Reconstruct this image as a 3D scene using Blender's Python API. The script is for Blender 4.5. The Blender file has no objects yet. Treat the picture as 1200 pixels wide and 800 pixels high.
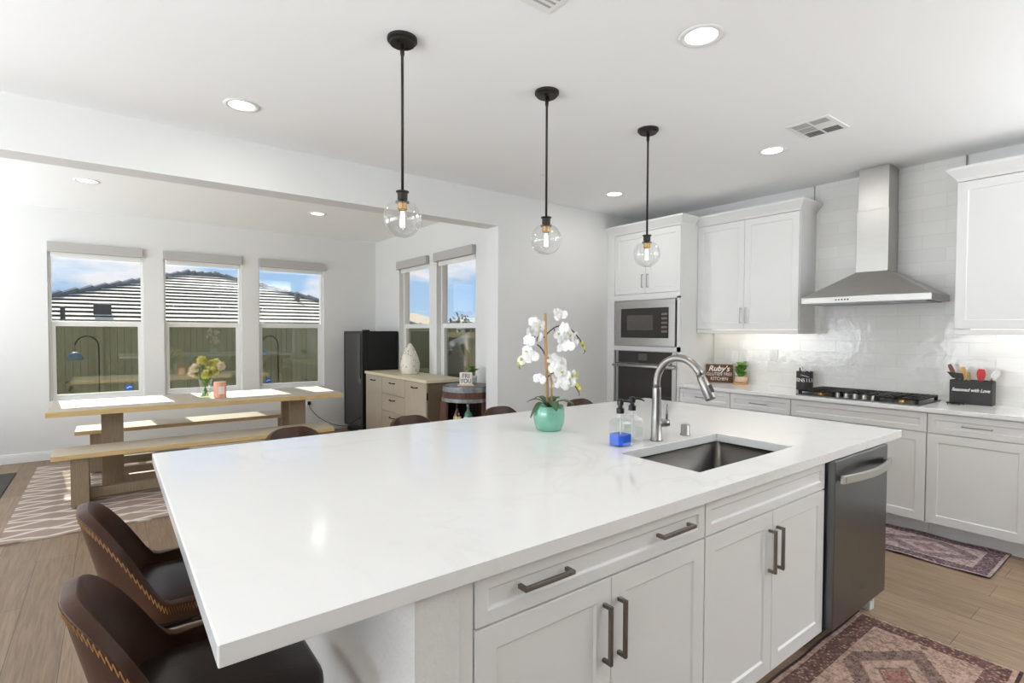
import bpy, bmesh, math, random
from mathutils import Vector, Matrix
random.seed(7)
R = math.radians
sc = bpy.context.scene
COL = sc.collection

# ------------------------------------------------------------------ camera
F_PX, YAW, PITCH, ROLL, CAM_H, CY = 617.65, 52.675, -1.457, 0.2298, 1.4305, 4.5887
cd = bpy.data.cameras.new('camera'); cam = bpy.data.objects.new('camera', cd); COL.objects.link(cam)
a, p, r = R(YAW), R(PITCH), R(ROLL)
fw = Vector((math.cos(a)*math.cos(p), math.sin(a)*math.cos(p), math.sin(p)))
rt = Vector((math.sin(a), -math.cos(a), 0)); up = rt.cross(fw)
rt2 = rt*math.cos(r)+up*math.sin(r); up2 = -rt*math.sin(r)+up*math.cos(r)
m = Matrix((rt2, up2, -fw)).transposed().to_4x4(); m.translation = Vector((0, 0, CAM_H))
cam.matrix_world = m
cd.sensor_width = 36; cd.lens = F_PX*36/1200; cd.shift_y = CY/1200; cd.clip_start = .02
sc.camera = cam

# ------------------------------------------------------------------ view, sky, sun, fill lamps
vs = sc.view_settings
vs.view_transform = 'Standard'; vs.look = 'None'; vs.gamma = 1; vs.use_curve_mapping = False; vs.exposure = 0.02
sc.cycles.use_denoising = True
sc.cycles.max_bounces = 10; sc.cycles.diffuse_bounces = 5; sc.cycles.glossy_bounces = 4
sc.cycles.transparent_max_bounces = 16; sc.cycles.transmission_bounces = 6
sc.cycles.sample_clamp_indirect = 6; sc.cycles.caustics_reflective = False; sc.cycles.caustics_refractive = False

def lin(c):
    return tuple(((v/255)/12.92 if v/255 <= .04045 else ((v/255+.055)/1.055)**2.4) for v in c)

W = bpy.data.worlds.new('sky'); sc.world = W; W.use_nodes = True
nt = W.node_tree; nt.nodes.clear()
o = nt.nodes.new('ShaderNodeOutputWorld'); bg = nt.nodes.new('ShaderNodeBackground')
tc = nt.nodes.new('ShaderNodeTexCoord'); sep = nt.nodes.new('ShaderNodeSeparateXYZ')
nt.links.new(tc.outputs['Generated'], sep.inputs[0])
grad = nt.nodes.new('ShaderNodeValToRGB')
grad.color_ramp.elements[0].position = 0.0; grad.color_ramp.elements[0].color = (*lin((186, 220, 252)), 1)
grad.color_ramp.elements[1].position = 0.45; grad.color_ramp.elements[1].color = (*lin((96, 166, 240)), 1)
nt.links.new(sep.outputs['Z'], grad.inputs[0])
mp = nt.nodes.new('ShaderNodeMapping'); mp.inputs['Scale'].default_value = (1, 1, 2.6)
mp.inputs['Location'].default_value = (1.3, .7, .2)
nt.links.new(tc.outputs['Generated'], mp.inputs[0])
ns = nt.nodes.new('ShaderNodeTexNoise'); ns.inputs['Scale'].default_value = 5.5; ns.inputs['Detail'].default_value = 8
ns.inputs['Roughness'].default_value = .55
nt.links.new(mp.outputs[0], ns.inputs[0])
cr = nt.nodes.new('ShaderNodeValToRGB'); cr.color_ramp.elements[0].position = .46; cr.color_ramp.elements[1].position = .60
nt.links.new(ns.outputs[0], cr.inputs[0])
mx = nt.nodes.new('ShaderNodeMixRGB'); mx.inputs[2].default_value = (*lin((250, 250, 255)), 1)
nt.links.new(cr.outputs[0], mx.inputs[0]); nt.links.new(grad.outputs[0], mx.inputs[1])
nt.links.new(mx.outputs[0], bg.inputs[0]); bg.inputs[1].default_value = 1.0
nt.links.new(bg.outputs[0], o.inputs[0])

sd = bpy.data.lights.new('sun', 'SUN'); sun = bpy.data.objects.new('sun', sd); COL.objects.link(sun)
sd.energy = 10; sd.angle = R(.5); sd.color = (1, .95, .87)
sun.rotation_euler = Vector((-.095, 1, .827)).to_track_quat('Z', 'Y').to_euler()

def area(name, loc, direction, sx, sy, power, color=(1, 1, 1)):
    l = bpy.data.lights.new(name, 'AREA'); ob = bpy.data.objects.new(name, l); COL.objects.link(ob)
    l.shape = 'RECTANGLE'; l.size = sx; l.size_y = sy; l.energy = power; l.color = color
    ob.location = loc; ob.rotation_euler = (-Vector(direction)).to_track_quat('Z', 'Y').to_euler(); return ob
# added fill lamps out of view, turned upward to brighten ceiling and walls
FILL_RGB = (.93, .97, 1)
area('left_fill_lamp', (-3.42, 1.3, 1.2), (1, .05, 2.5), 4.2, 2.2, 245, FILL_RGB)  # added fill from the left, tilted up at the ceiling
area('right_fill_uplight', (4.25, -2.35, 1.5), (0, 0, 1), 1.6, 2.2, 250, FILL_RGB)  # added uplight inside the room, brightens the kitchen-side ceiling
area('nook_fill_lamp', (-3.42, 6.1, 1.2), (.4, -.05, 1), 2.6, 2.2, 140, FILL_RGB)  # added fill by the nook slider, tilted up for the nook ceiling

# ------------------------------------------------------------------ materials
MATS = {}
def mat(name, rgb, rough=.5, metal=0, var=.04, scale=20, bump=0, bscale=60, spec=.5, coat=0, stretch=None, emit=0, sheen=0):
    if name in MATS: return MATS[name]
    mt = bpy.data.materials.new(name); mt.use_nodes = True; n = mt.node_tree; b = n.nodes['Principled BSDF']
    c = lin(rgb)
    tcn = n.nodes.new('ShaderNodeTexCoord'); mpn = n.nodes.new('ShaderNodeMapping'); n.links.new(tcn.outputs['Object'], mpn.inputs[0])
    if stretch: mpn.inputs['Scale'].default_value = stretch
    nz = n.nodes.new('ShaderNodeTexNoise'); nz.inputs['Scale'].default_value = scale; nz.inputs['Detail'].default_value = 4
    n.links.new(mpn.outputs[0], nz.inputs[0])
    rp = n.nodes.new('ShaderNodeValToRGB')
    rp.color_ramp.elements[0].position = .3; rp.color_ramp.elements[1].position = .7
    rp.color_ramp.elements[0].color = (*[max(0, v*(1-var)) for v in c], 1)
    rp.color_ramp.elements[1].color = (*[min(1, v*(1+var)) for v in c], 1)
    n.links.new(nz.outputs[0], rp.inputs[0]); n.links.new(rp.outputs[0], b.inputs['Base Color'])
    b.inputs['Roughness'].default_value = rough; b.inputs['Metallic'].default_value = metal
    b.inputs['Specular IOR Level'].default_value = spec; b.inputs['Coat Weight'].default_value = coat
    if sheen: b.inputs['Sheen Weight'].default_value = sheen
    if emit:
        n.links.new(rp.outputs[0], b.inputs['Emission Color']); b.inputs['Emission Strength'].default_value = emit
    if bump:
        n2 = n.nodes.new('ShaderNodeTexNoise'); n2.inputs['Scale'].default_value = bscale; n.links.new(mpn.outputs[0], n2.inputs[0])
        bp = n.nodes.new('ShaderNodeBump'); bp.inputs['Strength'].default_value = bump; bp.inputs['Distance'].default_value = .004
        n.links.new(n2.outputs[0], bp.inputs['Height']); n.links.new(bp.outputs[0], b.inputs['Normal'])
    MATS[name] = mt; return mt

def nodes_mat(name):
    mt = bpy.data.materials.new(name); mt.use_nodes = True; MATS[name] = mt
    return mt, mt.node_tree, mt.node_tree.nodes['Principled BSDF']
class G:                                             # tiny node helper
    def __init__(s, n): s.n = n
    def node(s, t, **kw):
        x = s.n.nodes.new(t)
        for k, v in kw.items(): setattr(x, k, v)
        return x
    def ln(s, a, b): s.n.links.new(a, b)
    def math(s, op, a, b=None, c=None):
        x = s.n.nodes.new('ShaderNodeMath'); x.operation = op
        for i, v in enumerate((a, b, c)):
            if v is None: continue
            if isinstance(v, (int, float)): x.inputs[i].default_value = v
            else: s.ln(v, x.inputs[i])
        return x.outputs[0]
    def mix(s, f, a, b, blend='MIX'):
        x = s.n.nodes.new('ShaderNodeMixRGB'); x.blend_type = blend
        for i, v in enumerate((f, a, b)):
            if isinstance(v, (int, float)): x.inputs[i].default_value = v
            elif isinstance(v, tuple): x.inputs[i].default_value = (*v, 1)
            else: s.ln(v, x.inputs[i])
        return x.outputs[0]
    def ramp(s, f, stops):
        x = s.n.nodes.new('ShaderNodeValToRGB'); e = x.color_ramp.elements
        while len(e) < len(stops): e.new(.5)
        for i, (pz, c) in enumerate(stops): e[i].position = pz; e[i].color = (*c, 1) if len(c) == 3 else c
        s.ln(f, x.inputs[0]); return x.outputs[0]
    def noise(s, v, scale, detail=4, rough=.5, dist=0):
        x = s.n.nodes.new('ShaderNodeTexNoise'); x.inputs['Scale'].default_value = scale; x.inputs['Detail'].default_value = detail
        x.inputs['Roughness'].default_value = rough; x.inputs['Distortion'].default_value = dist
        s.ln(v, x.inputs[0]); return x.outputs[0]
    def map(s, v, scale=(1, 1, 1), loc=(0, 0, 0), rot=(0, 0, 0)):
        x = s.n.nodes.new('ShaderNodeMapping'); x.inputs['Scale'].default_value = scale
        x.inputs['Location'].default_value = loc; x.inputs['Rotation'].default_value = rot; s.ln(v, x.inputs[0]); return x.outputs[0]

PAINT = mat('wall_paint', (229, 229, 227), .75, var=.008, scale=3, bump=.05, bscale=180)
CEIL = mat('ceiling_paint', (249, 250, 250), .8, var=.006, scale=3, bump=.05, bscale=180)
PONY = mat('textured_plaster', (228, 227, 224), .75, var=.01, bump=.55, bscale=55)
TRIMW = mat('white_trim', (238, 238, 236), .4, var=.008)
CABW = mat('white_cabinet_lacquer', (231, 231, 229), .36, var=.008, scale=4)
VINYL = mat('white_vinyl', (236, 236, 233), .4, var=.01)
SHADE = mat('grey_shade_fabric', (186, 183, 180), .8, var=.03, scale=120)
PEWTER = mat('dark_pewter', (126, 120, 112), .34, 1, var=.08)
NICKEL = mat('brushed_nickel', (150, 146, 140), .3, 1, var=.05)
STEEL = mat('brushed_steel', (188, 186, 182), .36, 1, var=.05, scale=8, stretch=(1, 1, 60), bump=.03, bscale=20)
STEELD = mat('dark_steel', (113, 115, 117), .28, 1, var=.06, scale=6, stretch=(40, 40, 1))
FAUC = mat('brushed_faucet_nickel', (156, 153, 149), .33, 1, var=.04)
SINKM = mat('sink_steel', (116, 113, 109), .36, 1, var=.05, scale=8, stretch=(1, 60, 1))
BLACK = mat('black_metal', (26, 25, 24), .42, .6, var=.1)
BRONZE = mat('dark_bronze', (58, 53, 48), .45, .7, var=.1)
BLKGL = mat('black_glass', (40, 35, 31), .06, 0, var=.05, spec=.7)
BLKPL = mat('black_plastic', (16, 16, 16), .35, var=.1)
BRASS = mat('brass', (196, 156, 98), .3, 1, var=.06)
LEATH = mat('brown_leather', (68, 41, 27), .42, var=.25, scale=5, bump=.1, bscale=140, spec=.35)
LEATHS = mat('dark_brown_leather_seat', (46, 35, 31), .33, var=.25, scale=6, bump=.1, bscale=140, spec=.45)
STITCH = mat('tan_thread', (176, 132, 82), .7, var=.1)
OAKTOP = mat('weathered_oak_top', (190, 178, 158), .5, var=.1, scale=5, stretch=(2, 26, 26), bump=.1, bscale=12)
OAKEDGE = mat('oak_edge', (206, 176, 124), .55, var=.12, scale=5, stretch=(2, 30, 30))
TAUPE = mat('taupe_oak_leg', (140, 122, 100), .6, var=.15, scale=5, stretch=(30, 30, 2), bump=.1, bscale=10)
GREIGE = mat('greige_wood', (178, 166, 148), .55, var=.1, scale=5, stretch=(30, 30, 2))
SIDEBR = mat('brown_wood_side', (124, 106, 86), .55, var=.12, scale=5, stretch=(30, 30, 2))
CREAM = mat('cream_wood_top', (222, 210, 180), .45, var=.05, scale=6, stretch=(20, 2, 20))
BARRELW = mat('aged_barrel_stave', (84, 52, 38), .6, var=.35, scale=7, stretch=(9, 9, 1), bump=.2, bscale=14)
HOOPM = mat('weathered_steel_hoop', (134, 136, 138), .5, .6, var=.35, scale=14, bump=.1)
GREEN = mat('green_leaf', (96, 142, 50), .45, var=.25, scale=30)
DGREEN = mat('dark_orchid_leaf', (62, 96, 56), .35, var=.2, scale=14)
PETALW = mat('white_petal', (246, 245, 243), .5, var=.02)
PETALY = mat('pale_yellow_petal', (234, 228, 146), .6, var=.1, scale=40)
PETALC = mat('cream_petal', (246, 236, 212), .6, var=.06, scale=40)
YELGR = mat('yellow_green_bud', (196, 190, 70), .5, var=.15)
STEMD = mat('dark_stem', (58, 56, 50), .6, var=.15)
BAMBOO = mat('bamboo', (188, 150, 100), .5, var=.12, scale=6, stretch=(30, 30, 3))
TEAL = mat('teal_glaze', (122, 184, 162), .18, var=.16, scale=9, spec=.6, coat=.4)
PINKJ = mat('pink_glass_jar', (238, 172, 148), .25, var=.05)
WAX = mat('cream_wax', (244, 226, 200), .6, var=.03)
PAPER = mat('white_label', (240, 228, 220), .7, var=.02)
BLUEL = mat('blue_soap', (0, 92, 226), .1, var=.05, spec=.6)
BLUEST = mat('blue_sticker', (38, 104, 200), .5, var=.03)
RED = mat('red_silicone', (206, 22, 28), .4, var=.05)
WOODL = mat('light_spoon_wood', (214, 170, 104), .5, var=.12, scale=6, stretch=(20, 20, 2))
WOODD = mat('dark_spoon_wood', (122, 80, 56), .5, var=.15, scale=6, stretch=(20, 20, 2))
SIGNW = mat('stained_sign_wood', (104, 66, 40), .6, var=.25, scale=6, stretch=(3, 3, 40))
WHITET = mat('white_lettering', (246, 246, 242), .6, var=.01)
CHARC = mat('charcoal_tin', (40, 37, 36), .5, var=.1)
CERAM = mat('white_ceramic', (236, 232, 220), .3, var=.03)
GOLD = mat('gold_dot', (186, 150, 84), .35, .8, var=.1)
PINKPOT = mat('blush_pot', (226, 196, 164), .5, var=.08)
MATG = mat('grey_doormat', (74, 72, 70), .95, var=.15, scale=160, bump=.3, bscale=200)
RUGEDGE = mat('rug_binding', (120, 104, 92), .9, var=.1)
LENS = mat('lit_downlight_lens', (255, 252, 246), .5, var=0, emit=3.2)
FILA = mat('lit_filament', (255, 246, 232), .5, var=0, emit=3.5)
UCAB = mat('lit_led_strip', (255, 244, 226), .5, var=0, emit=2.5)
FENCE = mat('tan_fence_board', (156, 151, 120), .8, var=.1, scale=6, stretch=(6, 6, 1))
TANP = mat('tan_post', (186, 166, 124), .7, var=.06)
DSCRN = mat('dark_outdoor_screen', (52, 56, 44), .9, var=.15)
GRAVEL = mat('gravel', (152, 138, 116), .95, var=.25, scale=60, bump=.3)
TILE_R = mat('cream_roof_tile', (222, 212, 190), .85, var=.12, scale=9)
RIDGE = mat('grey_ridge_tile', (104, 108, 110), .85, var=.2, scale=9)
STUCCO = mat('tan_stucco', (196, 180, 148), .9, var=.05, bump=.2)
BUSH = mat('bush_leaf', (70, 92, 44), .6, var=.35, scale=12)
DKBUSH = mat('dry_bush_leaf', (74, 70, 48), .7, var=.3, scale=12)
BARK = mat('bark', (96, 78, 60), .8, var=.2)
AMBER = mat('amber_glass', (70, 34, 20), .08, var=.1, spec=.7)
GREENG = mat('green_glass', (76, 128, 104), .08, var=.1, spec=.7)
LABELC = mat('cream_bottle_label', (226, 206, 150), .6, var=.04)

def glass_mat(name, tint=(1, 1, 1), base=.04, edge=.5, rough=.02, blend=.35, gl=(1, 1, 1)):
    mt = bpy.data.materials.new(name); mt.use_nodes = True; n = mt.node_tree; n.nodes.clear(); g = G(n)
    o = g.node('ShaderNodeOutputMaterial'); t = g.node('ShaderNodeBsdfTransparent'); t.inputs[0].default_value = (*tint, 1)
    gs = g.node('ShaderNodeBsdfGlossy'); gs.inputs['Roughness'].default_value = rough; gs.inputs['Color'].default_value = (*gl, 1)
    lw = g.node('ShaderNodeLayerWeight'); lw.inputs[0].default_value = blend
    f = g.math('MULTIPLY_ADD', lw.outputs['Facing'], edge, base)
    mxs = g.node('ShaderNodeMixShader'); g.ln(f, mxs.inputs[0]); g.ln(t.outputs[0], mxs.inputs[1]); g.ln(gs.outputs[0], mxs.inputs[2])
    g.ln(mxs.outputs[0], o.inputs[0]); return mt
PANE = glass_mat('window_pane', (.97, .98, .98), .065, .08, .01, .3)
CLEAR = glass_mat('clear_glass', (.96, .98, .97), .03, .38, .03, .35)
GLOBE = glass_mat('globe_glass', (.95, .955, .955), .02, .5, .03, .3)
FRIDGEG = glass_mat('smoked_glass', (.16, .16, .16), .05, .25, .02, .4)
def screen_mat():
    mt = bpy.data.materials.new('insect_screen'); mt.use_nodes = True; n = mt.node_tree; n.nodes.clear(); g = G(n)
    o = g.node('ShaderNodeOutputMaterial'); t = g.node('ShaderNodeBsdfTransparent'); d = g.node('ShaderNodeBsdfDiffuse')
    d.inputs[0].default_value = (.09, .09, .07, 1); t.inputs[0].default_value = (.98, 1, .94, 1)
    mxs = g.node('ShaderNodeMixShader'); mxs.inputs[0].default_value = .3
    g.ln(t.outputs[0], mxs.inputs[1]); g.ln(d.outputs[0], mxs.inputs[2]); g.ln(mxs.outputs[0], o.inputs[0]); return mt
SCREEN = screen_mat()

def quartz_mat():
    mt, n, b = nodes_mat('white_quartz'); g = G(n); tcn = g.node('ShaderNodeTexCoord')
    v = g.map(tcn.outputs['Object'], (1, 1, 1), (0, 0, 0), (0, 0, .35))
    nz = g.noise(v, 1.6, 6, .55, 1.2)
    vein = g.math('ABSOLUTE', g.math('SUBTRACT', nz, .5))
    f = g.ramp(vein, [(0.0, (1, 1, 1)), (.02, (.25, .25, .25)), (.06, (0, 0, 0))])
    cl = g.noise(v, .9, 3)
    f2 = g.math('MULTIPLY', f, g.ramp(cl, [(.45, (0, 0, 0)), (.62, (1, 1, 1))]))
    c = g.mix(f2, lin((238, 237, 235)), lin((229, 228, 225)))
    g.ln(c, b.inputs['Base Color']); b.inputs['Roughness'].default_value = .13; b.inputs['Specular IOR Level'].default_value = .45
    return mt
QUARTZ = quartz_mat()

def floor_mat():
    mt, n, b = nodes_mat('oak_plank_floor'); g = G(n); tcn = g.node('ShaderNodeTexCoord')
    v = g.map(tcn.outputs['Object'], rot=(0, 0, R(90)))
    br = g.node('ShaderNodeTexBrick'); g.ln(v, br.inputs[0]); br.offset = .37; br.offset_frequency = 2
    br.inputs['Scale'].default_value = 1; br.inputs['Brick Width'].default_value = 1.83; br.inputs['Row Height'].default_value = .19
    br.inputs['Mortar Size'].default_value = .0016; br.inputs['Mortar Smooth'].default_value = .3; br.inputs['Bias'].default_value = 0
    br.inputs['Color1'].default_value = (*lin((159, 134, 108)), 1); br.inputs['Color2'].default_value = (*lin((141, 117, 93)), 1)
    br.inputs['Mortar'].default_value = (*lin((84, 68, 54)), 1)
    gr = g.noise(g.map(tcn.outputs['Object'], (28, 1.6, 1)), 2.2, 8, .62, .6)
    c = g.mix(.75, br.outputs['Color'], g.ramp(gr, [(.32, lin((178, 172, 165))), (.68, lin((255, 255, 255)))]), 'MULTIPLY')
    g.ln(c, b.inputs['Base Color']); b.inputs['Roughness'].default_value = .42
    bp = g.node('ShaderNodeBump'); bp.inputs['Strength'].default_value = .15; bp.inputs['Distance'].default_value = .002
    g.ln(gr, bp.inputs['Height']); g.ln(bp.outputs[0], b.inputs['Normal']); return mt
FLOORM = floor_mat()

def tile_mat():
    mt, n, b = nodes_mat('handmade_subway_tile'); g = G(n); tcn = g.node('ShaderNodeTexCoord')
    v = g.map(tcn.outputs['Object'], rot=(0, R(90), R(90)))
    sx = g.node('ShaderNodeSeparateXYZ'); g.ln(tcn.outputs['Object'], sx.inputs[0])
    cb = g.node('ShaderNodeCombineXYZ'); g.ln(sx.outputs['Y'], cb.inputs[0]); g.ln(sx.outputs['Z'], cb.inputs[1])
    br = g.node('ShaderNodeTexBrick'); g.ln(cb.outputs[0], br.inputs[0]); br.offset = .5
    br.inputs['Scale'].default_value = 1; br.inputs['Brick Width'].default_value = .305; br.inputs['Row Height'].default_value = .105
    br.inputs['Mortar Size'].default_value = .0022; br.inputs['Mortar Smooth'].default_value = .4; br.inputs['Bias'].default_value = 0
    br.inputs['Color1'].default_value = (*lin((235, 234, 230)), 1); br.inputs['Color2'].default_value = (*lin((228, 227, 223)), 1)
    br.inputs['Mortar'].default_value = (*lin((221, 219, 215)), 1)
    g.ln(br.outputs['Color'], b.inputs['Base Color']); b.inputs['Roughness'].default_value = .1
    wob = g.noise(tcn.outputs['Object'], 16, 2)
    h = g.math('ADD', g.math('MULTIPLY', br.outputs['Fac'], -.35), g.math('MULTIPLY', wob, .9))
    bp = g.node('ShaderNodeBump'); bp.inputs['Strength'].default_value = .22; bp.inputs['Distance'].default_value = .008
    g.ln(h, bp.inputs['Height']); g.ln(bp.outputs[0], b.inputs['Normal']); return mt
TILEM = tile_mat()

def persian_mat(name, L, Wd, field, dark, light, accent):
    mt, n, b = nodes_mat(name); g = G(n); tcn = g.node('ShaderNodeTexCoord')
    sx = g.node('ShaderNodeSeparateXYZ'); g.ln(tcn.outputs['Object'], sx.inputs[0])
    ax = g.math('ABSOLUTE', sx.outputs['X']); ay = g.math('ABSOLUTE', sx.outputs['Y'])
    d = g.math('MINIMUM', g.math('SUBTRACT', L/2, ax), g.math('SUBTRACT', Wd/2, ay))
    mot = g.node('ShaderNodeTexVoronoi'); mot.inputs['Scale'].default_value = 58; g.ln(tcn.outputs['Object'], mot.inputs[0])
    mot2 = g.node('ShaderNodeTexVoronoi'); mot2.inputs['Scale'].default_value = 85; mot2.distance = 'MANHATTAN'; g.ln(tcn.outputs['Object'], mot2.inputs[0])
    nz = g.noise(tcn.outputs['Object'], 42, 6, .75)
    L1, D1, F1, A1 = lin(light), lin(dark), lin(field), lin(accent)
    sel = g.ramp(mot.outputs['Distance'], [(.28, (0, 0, 0)), (.40, (1, 1, 1))])
    sel2 = g.ramp(mot2.outputs['Distance'], [(.3, (0, 0, 0)), (.5, (1, 1, 1))])
    fld = g.mix(sel2, F1, L1)
    # medallions: stepped diamonds down the length
    per = .62
    px = g.math('ABSOLUTE', g.math('SUBTRACT', g.math('MODULO', g.math('ADD', sx.outputs['X'], 40*per+per/2), per), per/2))
    dm = g.math('ADD', g.math('DIVIDE', px, per*.52), g.math('DIVIDE', ay, Wd*.36))
    dm = g.math('ADD', dm, g.math('MULTIPLY', g.math('SUBTRACT', nz, .5), .18))
    med = g.ramp(dm, [(0, A1), (.24, L1), (.26, D1), (.33, L1), (.58, F1), (.60, D1), (.95, D1), (.97, F1)])
    for e in med.node.color_ramp.elements: pass
    med.node.color_ramp.interpolation = 'CONSTANT'
    isin = g.math('LESS_THAN', dm, .96)
    medm = g.mix(g.math('MULTIPLY', sel2, .45), med, L1)
    fld = g.mix(isin, fld, medm)
    bord = g.mix(sel, g.mix(.5, F1, L1), g.mix(.3, D1, F1))
    c = g.mix(g.math('LESS_THAN', d, .135), fld, L1)
    c = g.mix(g.math('LESS_THAN', d, .118), c, bord)
    c = g.mix(g.math('LESS_THAN', d, .04), c, L1)
    c = g.mix(g.math('LESS_THAN', d, .022), c, D1)
    c = g.mix(.8, c, g.ramp(nz, [(.38, lin((150, 144, 146))), (.60, (1, 1, 1))]), 'MULTIPLY')
    g.ln(c, b.inputs['Base Color']); b.inputs['Roughness'].default_value = .95; b.inputs['Specular IOR Level'].default_value = .1
    bp = g.node('ShaderNodeBump'); bp.inputs['Strength'].default_value = .25; bp.inputs['Distance'].default_value = .003
    g.ln(nz, bp.inputs['Height']); g.ln(bp.outputs[0], b.inputs['Normal']); return mt

def wave_rug_mat():
    mt, n, b = nodes_mat('taupe_wave_rug'); g = G(n); tcn = g.node('ShaderNodeTexCoord')
    sx = g.node('ShaderNodeSeparateXYZ'); g.ln(tcn.outputs['Object'], sx.inputs[0])
    nz = g.noise(tcn.outputs['Object'], 2.2, 3)
    def tri(freq, ph):
        t = g.math('FRACT', g.math('ADD', g.math('MULTIPLY', sx.outputs['X'], freq), ph))
        return g.math('ABSOLUTE', g.math('SUBTRACT', t, .5))
    def lines(freq, ph, k, amp):
        y = g.math('ADD', g.math('MULTIPLY', sx.outputs['Y'], k), g.math('MULTIPLY', tri(freq, ph), amp))
        y = g.math('ADD', y, g.math('MULTIPLY', nz, .9))
        return g.math('ABSOLUTE', g.math('SUBTRACT', g.math('FRACT', y), .5))
    a1 = lines(1.05, .1, 5.2, 1.5); a2 = lines(1.05, .6, 5.2, 1.5)
    m1 = g.math('MINIMUM', a1, a2)
    f = g.ramp(m1, [(.05, (1, 1, 1)), (.11, (0, 0, 0))])
    base = g.mix(g.noise(g.map(tcn.outputs['Object'], (2, 30, 1)), 3, 4), lin((138, 121, 111)), lin((176, 157, 145)))
    c = g.mix(f, base, lin((212, 200, 190)))
    g.ln(c, b.inputs['Base Color']); b.inputs['Roughness'].default_value = .95; b.inputs['Specular IOR Level'].default_value = .1
    return mt

# ------------------------------------------------------------------ mesh helpers
def V(*a): return Vector(a)
def bx(bm, x0, y0, z0, x1, y1, z1):
    vs_ = [bm.verts.new(c) for c in ((x0, y0, z0), (x1, y0, z0), (x1, y1, z0), (x0, y1, z0), (x0, y0, z1), (x1, y0, z1), (x1, y1, z1), (x0, y1, z1))]
    fs = [bm.faces.new([vs_[i] for i in f]) for f in ((0, 3, 2, 1), (4, 5, 6, 7), (0, 1, 5, 4), (1, 2, 6, 5), (2, 3, 7, 6), (3, 0, 4, 7))]
    return fs
def obox(bm, O, U, Vv, N, w, h, d):                 # box from a corner and three directions
    pts = [O, O+U*w, O+U*w+Vv*h, O+Vv*h]; pts += [q+N*d for q in pts]
    v = [bm.verts.new(q) for q in pts]
    for f in ((0, 3, 2, 1), (4, 5, 6, 7), (0, 1, 5, 4), (1, 2, 6, 5), (2, 3, 7, 6), (3, 0, 4, 7)): bm.faces.new([v[i] for i in f])
def frame_axes(d):
    d = d.normalized(); h = Vector((0, 0, 1)) if abs(d.z) < .9 else Vector((1, 0, 0))
    x = h.cross(d).normalized(); return x, d.cross(x)
def tube(bm, pts, rad, seg=8, cap=True):
    pts = [Vector(q) for q in pts]; n = len(pts); rings = []
    rads = rad if isinstance(rad, (list, tuple)) else [rad]*n
    x, y = frame_axes(pts[1]-pts[0])
    for i, q in enumerate(pts):
        d = (pts[min(i+1, n-1)]-pts[max(i-1, 0)]).normalized()
        x = (x - d*x.dot(d)).normalized(); y = d.cross(x)
        rings.append([bm.verts.new(q+(x*math.cos(2*math.pi*k/seg)+y*math.sin(2*math.pi*k/seg))*rads[i]) for k in range(seg)])
    for A, B in zip(rings, rings[1:]):
        for k in range(seg): bm.faces.new((A[k], A[(k+1) % seg], B[(k+1) % seg], B[k]))
    if cap:
        bm.faces.new(rings[0][::-1]); bm.faces.new(rings[-1])
def lathe(bm, prof, c=(0, 0, 0), seg=24, cap0=True, cap1=True, a0=0, a1=2*math.pi):
    full = abs(a1-a0-2*math.pi) < 1e-6; ns_ = seg if full else seg+1; rings = []
    for rr, z in prof:
        rings.append([bm.verts.new((c[0]+rr*math.cos(a0+(a1-a0)*k/seg), c[1]+rr*math.sin(a0+(a1-a0)*k/seg), c[2]+z)) for k in range(ns_)])
    for A, B in zip(rings, rings[1:]):
        for k in range(seg): bm.faces.new((A[k], A[(k+1) % ns_], B[(k+1) % ns_], B[k]))
    if full:
        if cap0 and prof[0][0] > 1e-5: bm.faces.new(rings[0][::-1])
        if cap1 and prof[-1][0] > 1e-5: bm.faces.new(rings[-1])
def prism(bm, poly, z0, z1):
    A = [bm.verts.new((x, y, z0)) for x, y in poly]; B = [bm.verts.new((x, y, z1)) for x, y in poly]; n = len(poly)
    bm.faces.new(A[::-1]); bm.faces.new(B)
    for k in range(n): bm.faces.new((A[k], A[(k+1) % n], B[(k+1) % n], B[k]))
def rrect(x0, y0, x1, y1, rad, n=5):
    out = []
    for cx, cy, s in ((x1-rad, y1-rad, 0), (x0+rad, y1-rad, 90), (x0+rad, y0+rad, 180), (x1-rad, y0+rad, 270)):
        for k in range(n+1):
            t = R(s+90*k/n); out.append((cx+rad*math.cos(t), cy+rad*math.sin(t)))
    return out
def bez(p0, p1, p2, n=10):
    p0, p1, p2 = Vector(p0), Vector(p1), Vector(p2)
    return [p0*(1-t)**2+p1*2*t*(1-t)+p2*t*t for t in [i/n for i in range(n+1)]]
def B(): return bmesh.new()

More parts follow.
